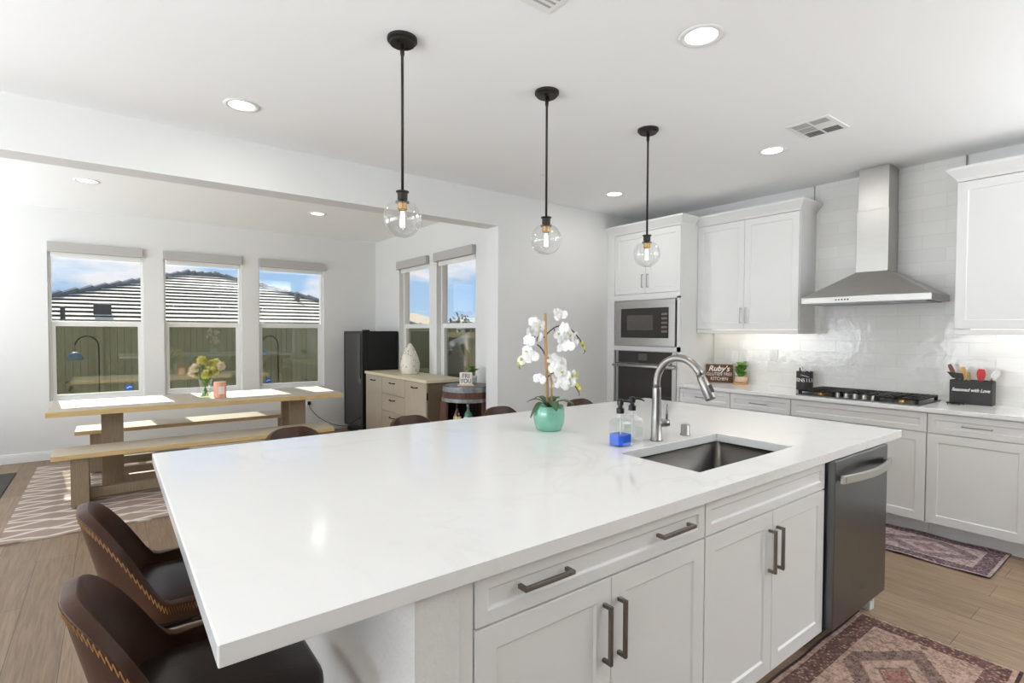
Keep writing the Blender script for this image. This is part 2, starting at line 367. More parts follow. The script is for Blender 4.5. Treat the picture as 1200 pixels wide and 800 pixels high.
def empty(name, loc, label, cat, group=None, rz=0, kind=None):
    e = bpy.data.objects.new(name, None); COL.objects.link(e); e.location = loc; e.rotation_euler = (0, 0, rz)
    e.empty_display_size = .05
    tag(e, label, cat, group, kind); return e
def tag(o, label=None, cat=None, group=None, kind=None):
    if label: o['label'] = label
    if cat: o['category'] = cat
    if group: o['group'] = group
    if kind: o['kind'] = kind
    return o
def wloc(o):
    l = Vector((0, 0, 0))
    while o: l = l+o.location; o = o.parent
    return l
def obj(name, bm, mt, parent=None, local=False, smooth=False, bevel=0, sub=0, solid=0, label=None, origin=None):
    """one mesh object; geometry is given in room coordinates unless local"""
    bmesh.ops.recalc_face_normals(bm, faces=bm.faces[:])
    if parent is not None and not local:
        bmesh.ops.translate(bm, vec=-wloc(parent), verts=bm.verts[:])
    if origin is not None:
        bmesh.ops.translate(bm, vec=-Vector(origin), verts=bm.verts[:])
    me = bpy.data.meshes.new(name); bm.to_mesh(me); bm.free(); ob = bpy.data.objects.new(name, me); COL.objects.link(ob)
    for q in (mt if isinstance(mt, (list, tuple)) else [mt]): me.materials.append(q)
    if smooth:
        for f in me.polygons: f.use_smooth = True
    if origin is not None: ob.location = origin
    if parent is not None: ob.parent = parent
    if solid:
        s = ob.modifiers.new('solid', 'SOLIDIFY'); s.thickness = solid; s.offset = 0
    if bevel:
        b = ob.modifiers.new('bevel', 'BEVEL'); b.width = bevel; b.segments = 2; b.limit_method = 'ANGLE'; b.angle_limit = R(40)
    if sub:
        s = ob.modifiers.new('sub', 'SUBSURF'); s.levels = sub; s.render_levels = sub
    if label: ob['label'] = label
    return ob
def struct(name, bm, mt, parent=None, **kw):
    ob = obj(name, bm, mt, parent, **kw)
    if parent is None: ob['kind'] = 'structure'
    return ob
def copy_tree(o, parent=None):
    c = o.copy(); COL.objects.link(c)
    if parent is not None: c.parent = parent
    for ch in list(o.children): copy_tree(ch, c)
    return c
def text(name, body, size, loc, U, N, mt, parent, shear=0, depth=.0012, bold=0, sx=1, align='CENTER'):
    cu = bpy.data.curves.new(name, 'FONT'); cu.body = body; cu.size = size; cu.align_x = align; cu.align_y = 'CENTER'
    cu.shear = shear; cu.extrude = depth; cu.offset = bold
    tmp = bpy.data.objects.new('tmp', cu); COL.objects.link(tmp)
    dg = bpy.context.evaluated_depsgraph_get(); me = bpy.data.meshes.new_from_object(tmp.evaluated_get(dg))
    bpy.data.objects.remove(tmp); bpy.data.curves.remove(cu)
    U = Vector(U).normalized(); N = Vector(N).normalized(); Zz = N.cross(U)
    mm = Matrix((U, Zz, N)).transposed().to_4x4()@Matrix.Diagonal((sx, 1, 1, 1)); mm.translation = Vector(loc)-(wloc(parent) if parent else Vector())
    me.transform(mm); me.name = name; me.materials.clear(); me.materials.append(mt)
    ob = bpy.data.objects.new(name, me); COL.objects.link(ob)
    if parent: ob.parent = parent
    return ob

# ------------------------------------------------------------------ room
ZC = 2.775; YA, YA2 = 4.144, 4.343; XK = 5.15; YW = 7.693; XN = 3.238; ZO = 2.4526; XO = 2.987
XL, YF = -3.5, -3.5
bm = B(); bx(bm, XL-.3, YF-.3, -.08, XK+.3, YW+.16, 0); struct('floor', bm, FLOORM)
bm = B(); bx(bm, XL-.3, YF-.3, ZC, XK+.3, YW+.3, ZC+.1); struct('ceiling', bm, CEIL)

def wall_holes(name, axis, c0, c1, s0, s1, holes, z1=ZC, mt=PAINT):
    """wall slab between c0..c1 on its normal axis, running s0..s1, with (a, b, z0, z1) openings"""
    bm = B()
    def add(a, b, za, zb):
        if b-a < 1e-4 or zb-za < 1e-4: return
        if axis == 'Y': bx(bm, a, c0, za, b, c1, zb)
        else: bx(bm, c0, a, za, c1, b, zb)
    cur = s0
    for a, b, za, zb in sorted(holes):
        add(cur, a, 0, z1); add(a, b, 0, za); add(a, b, zb, z1); cur = b
    add(cur, s1, 0, z1)
    return struct(name, bm, mt)
WZ0, WZ1 = .645, 2.395
WX = [(-.540, .325), (.525, 1.385), (1.59, 2.455)]
WY = [(5.985, 6.86), (4.915, 5.80)]
wall_holes('wall_back', 'Y', YW, YW+.16, XL, XN+.16, [(a, b, WZ0, WZ1) for a, b in WX])
wall_holes('wall_nook', 'X', XN, XN+.16, YA2, YW, [(a, b, WZ0, WZ1) for a, b in WY])
bm = B(); bx(bm, XO, YA, 0, XK, YA2, ZC); bx(bm, XL, YA, ZO, XO, YA2, ZC)
struct('wall_divider', bm, PAINT)
wall_holes('wall_right', 'X', XK, XK+.16, YF, YA2, [(-3.4, -1.2, .8, 2.1)])  # unseen opening added behind the camera to go with the right fill lamp
wall_holes('wall_left', 'X', XL-.16, XL, YF, YW+.16, [(-.8, 3.4, 0, 2.35), (4.8, 7.4, 0, 2.35)])
wall_holes('wall_front', 'Y', YF-.16, YF, XL, XK+.16, [], mt=mat('dark_bounce_cut_wall', (84, 83, 82), .8))  # unseen wall, made dark to cut light bounced onto the island fronts
# base boards
def baseboard(name, pts):
    bm = B()
    for (x0, y0, x1, y1) in pts:
        bx(bm, x0, y0, 0, x1, y1, .085); bx(bm, x0+(.004 if x1-x0 < .03 else 0), y0+(.004 if y1-y0 < .03 else 0), .085, x1, y1, .10)
    struct(name, bm, TRIMW, bevel=.003)
baseboard('baseboard_back', [(XL, YW-.016, XN, YW-.0005)])
baseboard('baseboard_nook', [(XN-.016, YA2+.001, XN-.0005, YW-.017)])
baseboard('baseboard_divider', [(XO+.001, YA-.016, 4.6, YA-.0005)])

# windows
def window(name, axis, c, a, b, stickers=None):
    """single-hung window: glazing plane c (outer side of the wall), spanning a..b"""
    z0, z1, zm = WZ0, WZ1, 1.505
    def P3(s, n, z): return (s, c+n, z) if axis == 'Y' else (c+n, s, z)
    def bar(bm, s0, s1, n0, n1, za, zb):
        if axis == 'Y': bx(bm, s0, c+n0, za, s1, c+n1, zb)
        else: bx(bm, c+n0, s0, za, c+n1, s1, zb)
    loc = P3((a+b)/2, 0, z0)
    e = empty(name, loc, None, None, kind='structure')
    bm = B(); fw_ = .024
    bar(bm, a, a+fw_, -.03, .05, z0, z1); bar(bm, b-fw_, b, -.03, .05, z0, z1)
    bar(bm, a+fw_, b-fw_, -.03, .05, z1-fw_, z1); bar(bm, a+fw_, b-fw_, -.03, .05, z0, z0+.03)
    obj('window_frame', bm, VINYL, e, bevel=.003)
    bm = B(); a2, b2, sw = a+fw_, b-fw_, .034
    bar(bm, a2, a2+sw, -.022, .012, z0+.03, zm+.028); bar(bm, b2-sw, b2, -.022, .012, z0+.03, zm+.028)
    bar(bm, a2+sw, b2-sw, -.022, .012, zm-.03, zm+.028); bar(bm, a2+sw, b2-sw, -.022, .012, z0+.03, z0+.062)
    obj('sash', bm, VINYL, e, bevel=.003)
    bm = B(); bar(bm, a2+sw-.004, b2-sw+.004, -.008, -.004, z0+.058, zm-.026); obj('lower_pane', bm, PANE, e)
    bm = B(); bar(bm, a2, b2, .026, .030, zm+.01, z1-fw_); obj('upper_pane', bm, PANE, e)
    bm = B(); bar(bm, a2+.004, b2-.004, .038, .0395, z0+.03, zm); obj('insect_screen', bm, SCREEN, e)
    if stickers:
        s = stickers
        bm = B(); n = 8
        pts = [P3(s+.042*math.cos(R(22.5+45*k)), -.0095, z0+.105+.042*math.sin(R(22.5+45*k))) for k in range(n)]
        pt2 = [P3(s+.042*math.cos(R(22.5+45*k)), -.0085, z0+.105+.042*math.sin(R(22.5+45*k))) for k in range(n)]
        A = [bm.verts.new(q) for q in pts]; C2 = [bm.verts.new(q) for q in pt2]; bm.faces.new(A); bm.faces.new(C2[::-1])
        for k in range(n): bm.faces.new((A[k], A[(k+1) % n], C2[(k+1) % n], C2[k]))
        st = obj('sticker', bm, BLUEST, e, label='blue octagonal security sticker')
        bm = B(); tube(bm, [P3(s-.024, -.0105, z0+.098), P3(s-.006, -.0105, z0+.106), P3(s+.004, -.0105, z0+.118), P3(s+.014, -.0105, z0+.108), P3(s+.026, -.0105, z0+.112)], .005, 6)
        obj('sticker_emblem', bm, WHITET, st)
    return e
GY = YW+.095
window('window_1', 'Y', GY, *WX[0], stickers=.175)
window('window_2', 'Y', GY, *WX[1])
window('window_3', 'Y', GY, *WX[2], stickers=1.72)
GX = XN+.095
window('window_4', 'X', GX, *WY[0]); window('window_5', 'X', GX, *WY[1])

def shade(axis, c, a, b, label):
    e = empty('roller_shade', (((a+b)/2, c, WZ1-.11) if axis == 'Y' else (c, (a+b)/2, WZ1-.11)), label, 'window shade', 'rolled up shades over the nook windows')
    def bar(bm, s0, s1, n0, n1, za, zb):
        if axis == 'Y': bx(bm, s0, c+n0, za, s1, c+n1, zb)
        else: bx(bm, c+n0, s0, za, c+n1, s1, zb)
    bm = B(); bar(bm, a+.004, b-.004, -.055, -.002, WZ1-.103, WZ1+.004); obj('cassette', bm, SHADE, e, bevel=.004)
    bm = B(); bar(bm, a+.03, b-.03, .008, .02, WZ1-.155, WZ1-.008); obj('rolled_fabric', bm, VINYL, e, bevel=.004)
    bm = B(); bar(bm, b-.012, b+.003, -.05, -.003, WZ1-.108, WZ1-.09); obj('end_clip', bm, VINYL, e)
shade('Y', YW, *WX[0], 'grey roller shade cassette over the leftmost window behind the dining table')
shade('Y', YW, *WX[1], 'grey roller shade cassette over the middle window behind the vase of flowers')
shade('Y', YW, *WX[2], 'grey roller shade cassette over the window nearest the black fridge')
shade('X', XN, *WY[0], 'grey roller shade cassette over the narrow window above the white vase')
shade('X', XN, *WY[1], 'grey roller shade cassette over the narrow window above the barrel')

# tile field (proud of the wall) and its edge trims
YT0, YT1 = 1.109, 2.184
bm = B(); bx(bm, XK-.010, -.32, .9155, XK, 3.172, 1.44); bx(bm, XK-.010, YT0, 1.44, XK, YT1, ZC-.0005)
struct('trim_backsplash_tile', bm, TILEM)
for i, y in enumerate((YT0, YT1)):
    bm = B(); bx(bm, XK-.013, y-.004, 1.45, XK, y+.004, ZC-.001); struct('trim_%d' % (i+1), bm, NICKEL)

# ------------------------------------------------------------------ cabinet helpers
UX, UY, UZ = V(1, 0, 0), V(0, 1, 0), V(0, 0, 1)
def shaker(name, O, U, N, w, h, parent, rail=.058, t=.02, rec=.007, mt=CABW, label=None):
    bm = B(); O = Vector(O)
    def ring(i, c): return [bm.verts.new(O+U*x+UZ*z+N*c) for x, z in ((i, i), (w-i, i), (w-i, h-i), (i, h-i))]
    r0, r1, r2, r3 = ring(0, 0), ring(0, t), ring(rail, t), ring(rail+.005, t-rec)
    bm.faces.new(r0[::-1]); bm.faces.new(r3)
    for A, C in ((r0, r1), (r1, r2), (r2, r3)):
        for k in range(4): bm.faces.new((A[k], A[(k+1) % 4], C[(k+1) % 4], C[k]))
    return obj(name, bm, mt, parent, bevel=.0015, label=label)
def bar_handle(center, D, N, length, parent, mt=PEWTER, off=.032, w=.011, name='handle'):
    c = Vector(center); S = D.cross(N); bm = B()
    obox(bm, c-D*length/2-S*w/2+N*(off-w), D, S, N, length, w, w)
    for s in (-1, 1):
        q = c+D*s*(length/2-w/2)
        obox(bm, q-D*w/2-S*w/2, D, S, N, w, w, off-w)
    return obj(name, bm, mt, parent, bevel=.0015)

# ------------------------------------------------------------------ island
X0, X1, Y0, Y1 = .1338, 3.3634, .967, 2.665
SX0, SX1, SY0, SY1 = 1.728, 2.47, 1.12, 1.503
bm = B()
def ringv(x0, y0, x1, y1, z): return [bm.verts.new(c) for c in ((x0, y0, z), (x1, y0, z), (x1, y1, z), (x0, y1, z))]
ot, ob_, it, ib = ringv(X0, Y0, X1, Y1, .915), ringv(X0, Y0, X1, Y1, .875), ringv(SX0, SY0, SX1, SY1, .915), ringv(SX0, SY0, SX1, SY1, .875)
for A, C in ((ot, it), (it, ib), (ib, ob_), (ob_, ot)):
    for k in range(4): bm.faces.new((A[k], A[(k+1) % 4], C[(k+1) % 4], C[k]))
w_ = obj('island_worktop', bm, QUARTZ, bevel=.003, origin=(1.75, 1.8, .875))
tag(w_, 'white veined quartz island worktop with a sink cut out', 'countertop')

YI = 1.01                                            # carcass front; doors stand 2 cm proud at .99
IX = [.651, 1.566, 2.481]
ND = V(0, -1, 0)
# pony wall under the overhang
bm = B(); bx(bm, .501, .99, 0, .612, 2.3, .8745); ob = struct('wall_island', bm, PONY)
bm = B(); bx(bm, .6125, .995, 0, .650, 1.06, .8745); struct('trim_3', bm, CABW)

e = empty('base_cabinet', (1.108, 1.3, 0), 'white island cabinet with a wide two-handle drawer over two doors', 'cabinet')
bm = B(); bx(bm, IX[0]+.001, YI, .115, IX[1]-.001, 1.62, .8745); obj('body', bm, CABW, e)
bm = B(); bx(bm, IX[0]+.001, 1.08, 0, IX[1]-.001, 1.10, .115); obj('toe_kick', bm, CABW, e)
d = shaker('drawer', (IX[0]+.003, YI, .752), UX, ND, IX[1]-IX[0]-.006, .118, e, rail=.034)
for x in (.857, 1.388): bar_handle((x, YI-.02, .818), UX, ND, .165, d)
mid = (IX[0]+IX[1])/2
for s in (0, 1):
    xa = IX[0]+.003 if s == 0 else mid+.0015; xb = mid-.0015 if s == 0 else IX[1]-.003
    d = shaker('door', (xa, YI, .117), UX, ND, xb-xa, .629, e)
    bar_handle((mid+(-.03 if s == 0 else .03), YI-.02, .60), UZ, ND, .165, d)

e = empty('base_cabinet', (2.02, 1.3, 0), 'white island sink cabinet with a plain panel over two doors beside the dishwasher', 'cabinet')
bm = B(); bx(bm, IX[1]+.001, YI, .115, IX[2]-.001, 1.62, .64); bx(bm, IX[1]+.001, YI, .64, IX[2]-.001, YI+.02, .8745); obj('body', bm, CABW, e)
bm = B(); bx(bm, IX[1]+.001, 1.08, 0, IX[2]-.001, 1.10, .115); obj('toe_kick', bm, CABW, e)
shaker('false_drawer_front', (IX[1]+.003, YI, .752), UX, ND, IX[2]-IX[1]-.006, .118, e, rail=.034)
mid = (IX[1]+IX[2])/2
for s in (0, 1):
    xa = IX[1]+.003 if s == 0 else mid+.0015; xb = mid-.0015 if s == 0 else IX[2]-.003
    d = shaker('door', (xa, YI, .117), UX, ND, xb-xa, .629, e)
    bar_handle((mid+(-.03 if s == 0 else .03), YI-.02, .60), UZ, ND, .165, d)

# back panel of the seating side, end panel
bm = B(); bx(bm, .6125, 1.63, 0, 3.15, 2.3, .8745); struct('wall_island_back', bm, PONY)
bm = B(); bx(bm, 3.128, 1.01, .0, 3.15, 1.629, .8745); struct('trim_4', bm, CABW)
bm = B(); bx(bm, 3.10, 1.01, .0, 3.127, 1.08, .045); struct('trim_5', bm, TRIMW, bevel=.004)

# dishwasher
e = empty('dishwasher', (2.8, 1.2, 0), 'stainless steel dishwasher with a bowed bar handle at the island end', 'dishwasher')
bm = B(); bx(bm, 2.488, 1.012, .11, 3.12, 1.6, .868); obj('body', bm, BLKPL, e)
bm = B(); bx(bm, 2.497, .955, .125, 3.122, 1.011, .8735); obj('door', bm, STEELD, e, bevel=.005)
bm = B(); bx(bm, 2.495, 1.07, .005, 3.095, 1.10, .109); obj('kick_plate', bm, BLKPL, e)
bm = B(); n = 14; prof = []
x0h, x1h = 2.515, 3.10
for i in range(n+1):
    t = i/n; x = x0h+(x1h-x0h)*t; y = .955-.026-.036*math.sin(math.pi*t); prof.append((x, y))
for i in range(n):
    (xa, ya), (xb, yb) = prof[i], prof[i+1]
    v = [bm.verts.new(q) for q in ((xa, ya, .776), (xb, yb, .776), (xb, yb+.014, .776), (xa, ya+.014, .776), (xa, ya, .812), (xb, yb, .812), (xb, yb+.014, .812), (xa, ya+.014, .812))]
    for f in ((0, 3, 2, 1), (4, 5, 6, 7), (0, 1, 5, 4), (2, 3, 7, 6)): bm.faces.new([v[k] for k in f])
    if i == 0: bm.faces.new([v[k] for k in (3, 0, 4, 7)])
    if i == n-1: bm.faces.new([v[k] for k in (1, 2, 6, 5)])
bmesh.ops.remove_doubles(bm, verts=bm.verts[:], dist=1e-5)
hd = obj('handle', bm, STEEL, e, bevel=.003)
for x in (x0h+.03, x1h-.03):
    bm = B(); bx(bm, x-.014, .925, .782, x+.014, .9545, .806); obj('handle_bracket', bm, PEWTER, hd)
bm = B()
for k in range(16):
    t0, t1 = R(k*22.5), R((k+1)*22.5)
    cx, cz, r0_, r1_ = 2.815, .235, .009, .013
    v = [bm.verts.new(q) for q in ((cx+r0_*math.cos(t0), .9535, cz+1.4*r0_*math.sin(t0)), (cx+r1_*math.cos(t0), .9535, cz+1.4*r1_*math.sin(t0)), (cx+r1_*math.cos(t1), .9535, cz+1.4*r1_*math.sin(t1)), (cx+r0_*math.cos(t1), .9535, cz+1.4*r0_*math.sin(t1)))]
    bm.faces.new(v)
obj('badge', bm, NICKEL, e, solid=.0012)

# sink
e = empty('sink', (2.1, 1.31, .66), 'rectangular undermount stainless sink bowl in the island', 'sink')
bm = B(); rings = []
for z, ins, rd in ((.8745, -.006, .03), (.69, .004, .035), (.668, .022, .045)):
    rings.append([bm.verts.new((x, y, z)) for x, y in rrect(SX0+ins, SY0+ins, SX1-ins, SY1-ins, rd)])
for A, C in zip(rings, rings[1:]):
    for k in range(len(A)): bm.faces.new((A[k], A[(k+1) % len(A)], C[(k+1) % len(A)], C[k]))
bm.faces.new(rings[-1])
obj('bowl', bm, SINKM, e, smooth=False, solid=.002, bevel=0)
for f in e.children[0].data.polygons: f.use_smooth = True
bm = B(); lathe(bm, [(.045, .6695), (.045, .673), (.03, .671)], (2.1, 1.36, 0)); obj('drain', bm, NICKEL, e)

# faucet
e = empty('faucet', (2.07, 1.575, .9152), 'brushed nickel gooseneck faucet with a pull-down spray head', 'faucet')
bm = B(); lathe(bm, [(.030, .9152), (.030, .922), (.026, .926), (.0225, 1.06), (.0205, 1.165), (.0205, 1.17)], (2.07, 1.575, 0)); obj('base', bm, FAUC, e, smooth=True)
pts = [(2.07, 1.575, 1.168), (2.07, 1.575, 1.19)]
for k in range(0, 15):
    t = R(k*158/14); pts.append((2.07, 1.453+.122*math.cos(t), 1.192+.122*math.sin(t)))
bm = B(); tube(bm, pts, .0175, 14); obj('spout', bm, FAUC, e, smooth=True)
q0 = Vector(pts[-1]); dn = (Vector(pts[-1])-Vector(pts[-2])).normalized()
bm = B(); tube(bm, [q0-dn*.002, q0+dn*.01, q0+dn*.105, q0+dn*.11], [.018, .0195, .0245, .021], 16); sp = obj('spray_head', bm, FAUC, e, smooth=True)
bm = B(); c = q0+dn*.045+V(0, -.022, .006); tube(bm, [c, c+dn*.035], [.009, .009], 8); obj('spray_button', bm, BLKPL, sp)
bm = B(); tube(bm, [(2.07, 1.575, 1.0), (2.105, 1.548, 1.0), (2.118, 1.538, 1.0)], [.02, .02, .017], 12); hb = obj('handle_hub', bm, FAUC, e, smooth=True)
bm = B(); tube(bm, [(2.108, 1.546, 1.005), (2.111, 1.543, 1.09)], [.006, .0045], 8); obj('lever', bm, FAUC, hb, smooth=True)
bm = B(); lathe(bm, [(.026, .9152), (.026, .92), (.0215, .923), (.0215, .965), (.018, .969)], (2.302, 1.575, 0), 20)
tag(obj('air_gap_cap', bm, FAUC, smooth=True, bevel=0, origin=(2.302, 1.575, .9152)), 'short brushed nickel cap standing behind the sink', 'air gap')

def soap(x, y, label, liquid):
    e = empty('soap_dispenser', (x, y, .9152), label, 'soap bottle', 'glass pump bottles by the sink')
    w, c = .043, .016
    def octp(w, c): return [(x+a_, y+b_) for a_, b_ in ((w, c-w), (w, w-c), (w-c, w), (c-w, w), (-w, w-c), (-w, c-w), (c-w, -w), (w-c, -w))]
    def oct_loft(bm, prof):
        rg = [[bm.verts.new((px_, py_, z)) for px_, py_ in octp(w_, w_*.36)] for w_, z in prof]
        for A, C in zip(rg, rg[1:]):
            for k in range(8): bm.faces.new((A[k], A[(k+1) % 8], C[(k+1) % 8], C[k]))
        bm.faces.new(rg[0][::-1]); bm.faces.new(rg[-1])
    bm = B(); oct_loft(bm, [(.041, .916), (.043, .921), (.043, 1.018), (.036, 1.03), (.017, 1.044), (.016, 1.066)]); obj('bottle', bm, CLEAR, e)
    if liquid:
        bm = B(); oct_loft(bm, [(.039, .920), (.0405, .924), (.0405, .967)]); obj('soap', bm, BLUEL, e, label='blue liquid soap')
    bm = B(); lathe(bm, [(.0175, 1.062), (.0175, 1.084), (.012, 1.087), (.010, 1.092), (.010, 1.098), (.0145, 1.10), (.0145, 1.122), (.011, 1.126)], (x, y, 0), 16); pu = obj('pump', bm, BLKPL, e, smooth=False)
    bm = B(); tube(bm, bez((x, y, 1.116), (x+.035, y-.02, 1.122), (x+.052, y-.03, 1.104), 6), [.0055]*4+[.0045, .004, .003], 8); obj('nozzle', bm, BLKPL, pu, smooth=True)
    bm = B(); tube(bm, [(x, y, 1.06), (x+.004, y, .93)], .003, 6); obj('dip_tube', bm, VINYL, e)
soap(1.848, 1.606, 'clear glass pump bottle holding bright blue soap beside the faucet', True)
soap(1.965, 1.635, 'clear glass pump bottle with colourless soap between the blue soap and the faucet', False)

# orchid
def leaf(bm, base, tip, width, droop=.0, seg=7, cup=.15):
    b_, t_ = Vector(base), Vector(tip); d = t_-b_; side = d.cross(UZ)
    side = side.normalized() if side.length > 1e-5 else UX
    nrm = side.cross(d).normalized(); rows = []
    for i in range(seg+1):
        t = i/seg; c = b_+d*t+UZ*droop*math.sin(math.pi*t)
        wv = width/2*(math.sin(math.pi*min(1, t*.93+.06))**.7)
        rows.append([bm.verts.new(c+side*wv*s+nrm*abs(s)*wv*cup) for s in (-1, 0, 1)])
    for A, C in zip(rows, rows[1:]):
        for k in (0, 1): bm.faces.new((A[k], A[k+1], C[k+1], C[k]))
OC = V(1.84, 2.088, .9152)
e = empty('potted_orchid', OC, 'white orchid staked in a teal glazed pot on the island', 'orchid')
bm = B(); lathe(bm, [(.058, .9152), (.066, .918), (.079, .955), (.083, .99), (.080, 1.025), (.074, 1.045), (.069, 1.043), (.069, 1.02), (.0, 1.02)], (OC.x, OC.y, 0), 32)
obj('pot', bm, TEAL, e, smooth=True)
bm = B(); tube(bm, [(OC.x-.01, OC.y, 1.02), (OC.x-.028, OC.y+.004, 1.53)], .0075, 8); tube(bm, [(OC.x+.012, OC.y-.01, 1.02), (OC.x+.004, OC.y-.012, 1.17), (OC.x-.012, OC.y-.004, 1.30)], .005, 8); obj('stake', bm, BAMBOO, e, smooth=True)
VR = V(.7952, -.6063, 0)                             # sideways as seen across the island
VB = V(.6063, .7952, 0)
def op(u, z, d=0): return V(OC.x, OC.y, 0)+VR*u+UZ*z+VB*d
for t, w, dr in ((op(-.10, .985, -.05), .045, .05), (op(.125, 1.055, -.06), .062, .03), (op(-.075, 1.075, .05), .05, .03), (op(.06, 1.07, .09), .05, .03), (op(.03, 1.03, -.12), .055, .04), (op(-.118, 1.06, .0), .04, .03)):
    bm = B(); leaf(bm, op(0, 1.03, 0), t, w, dr); obj('leaf', bm, DGREEN, e, smooth=True, solid=.002)
stems = [bez(op(-.022, 1.41), op(.07, 1.53), op(.165, 1.385), 12)+[op(.185, 1.33, -.02)],
         bez(op(-.018, 1.30), op(-.07, 1.43), op(-.13, 1.30), 10)+[op(-.16, 1.255, -.02)],
         bez(op(-.02, 1.40), op(-.10, 1.44), op(-.105, 1.33, .03), 10),
         bez(op(-.012, 1.19), op(.06, 1.27), op(.12, 1.175), 10)+[op(.155, 1.115, -.03)]]
bm = B()
for st in stems: tube(bm, st, .0035, 6)
for st in stems:
    for q in st[3::2]: tube(bm, [q, q+V(random.uniform(-.015, .015), random.uniform(-.01, .01), random.uniform(-.03, -.01))], .002, 5)
obj('flower_stem', bm, STEMD, e, smooth=True)
def bloom_mesh():
    bm = B()
    for ang, L, w in ((90, .036, .03), (210, .036, .028), (330, .036, .028), (8, .040, .048), (172, .040, .048)):
        t = R(ang); dx, dz = math.cos(t), math.sin(t); rows = []
        for i in range(6):
            s = i/5; wv = w/2*math.sin(math.pi*(s*.9+.06))**.6
            c = V(dx*L*s, -.004-.010*math.sin(s*2.2)+(.004 if abs(ang-90) % 120 else 0), dz*L*s)
            sd_ = V(-dz, 0, dx)
            rows.append([bm.verts.new(c+sd_*wv*k+V(0, .006*abs(k), 0)) for k in (-1, 0, 1)])
        for A, C in zip(rows, rows[1:]):
            for k in (0, 1): bm.faces.new((A[k], A[k+1], C[k+1], C[k]))
    bmesh.ops.recalc_face_normals(bm, faces=bm.faces[:])
    me = bpy.data.meshes.new('flower'); bm.to_mesh(me); bm.free(); me.materials.append(PETALW)
    for f in me.polygons: f.use_smooth = True
    bm = B(); bmesh.ops.create_icosphere(bm, subdivisions=1, radius=.006); bmesh.ops.scale(bm, vec=(1, 1.4, 1), verts=bm.verts[:]); bmesh.ops.translate(bm, vec=(0, -.012, -.003), verts=bm.verts[:])
    m2 = bpy.data.meshes.new('flower_lip'); bm.to_mesh(m2); bm.free(); m2.materials.append(YELGR)
    return me, m2
fm, flm = bloom_mesh()
blooms = [(-.055, 1.462, .0), (-.09, 1.43, .01), (-.105, 1.385, -.01), (-.085, 1.345, .02), (-.115, 1.33, .0), (-.06, 1.395, .03), (-.125, 1.285, .0), (-.098, 1.30, -.03), (-.075, 1.48, .03),
          (.035, 1.525, .0), (.062, 1.515, .02), (.075, 1.45, -.02), (.10, 1.415, .0), (.07, 1.385, .02), (.125, 1.40, .03), (.10, 1.355, -.02), (.055, 1.42, .04), (.13, 1.365, .0), (.075, 1.35, .03),
          (.025, 1.245, .0), (.055, 1.225, -.02), (.085, 1.205, .0), (.04, 1.19, .03), (.07, 1.175, -.02), (.10, 1.16, .01), (-.05, 1.185, .0), (.02, 1.285, .02), (.055, 1.265, .03), (.115, 1.20, .02), (.03, 1.155, .02)]
for i, (u, z, d_) in enumerate(blooms):
    f = bpy.data.objects.new('flower', fm); COL.objects.link(f); f.parent = e
    f.location = op(u, z, d_-.02)-OC; f.rotation_euler = (random.uniform(-.45, .35), random.uniform(-.5, .5), R(-37)+random.uniform(-.9, .9)); f.scale = [random.uniform(.85, 1.12)]*3
    if i % 4 == 0:
        g_ = bpy.data.objects.new('flower_lip', flm); COL.objects.link(g_); g_.parent = f
for (u, z) in ((-.148, 1.285), (-.163, 1.262), (-.14, 1.262), (.172, 1.375), (.182, 1.35), (.142, 1.205), (.148, 1.155), (.158, 1.135)):
    bm = B(); bmesh.ops.create_icosphere(bm, subdivisions=2, radius=.011); bmesh.ops.scale(bm, vec=(.8, .8, 1.2), verts=bm.verts[:]); bmesh.ops.translate(bm, vec=op(u, z, -.02), verts=bm.verts[:]); obj('bud', bm, YELGR, e, smooth=True)

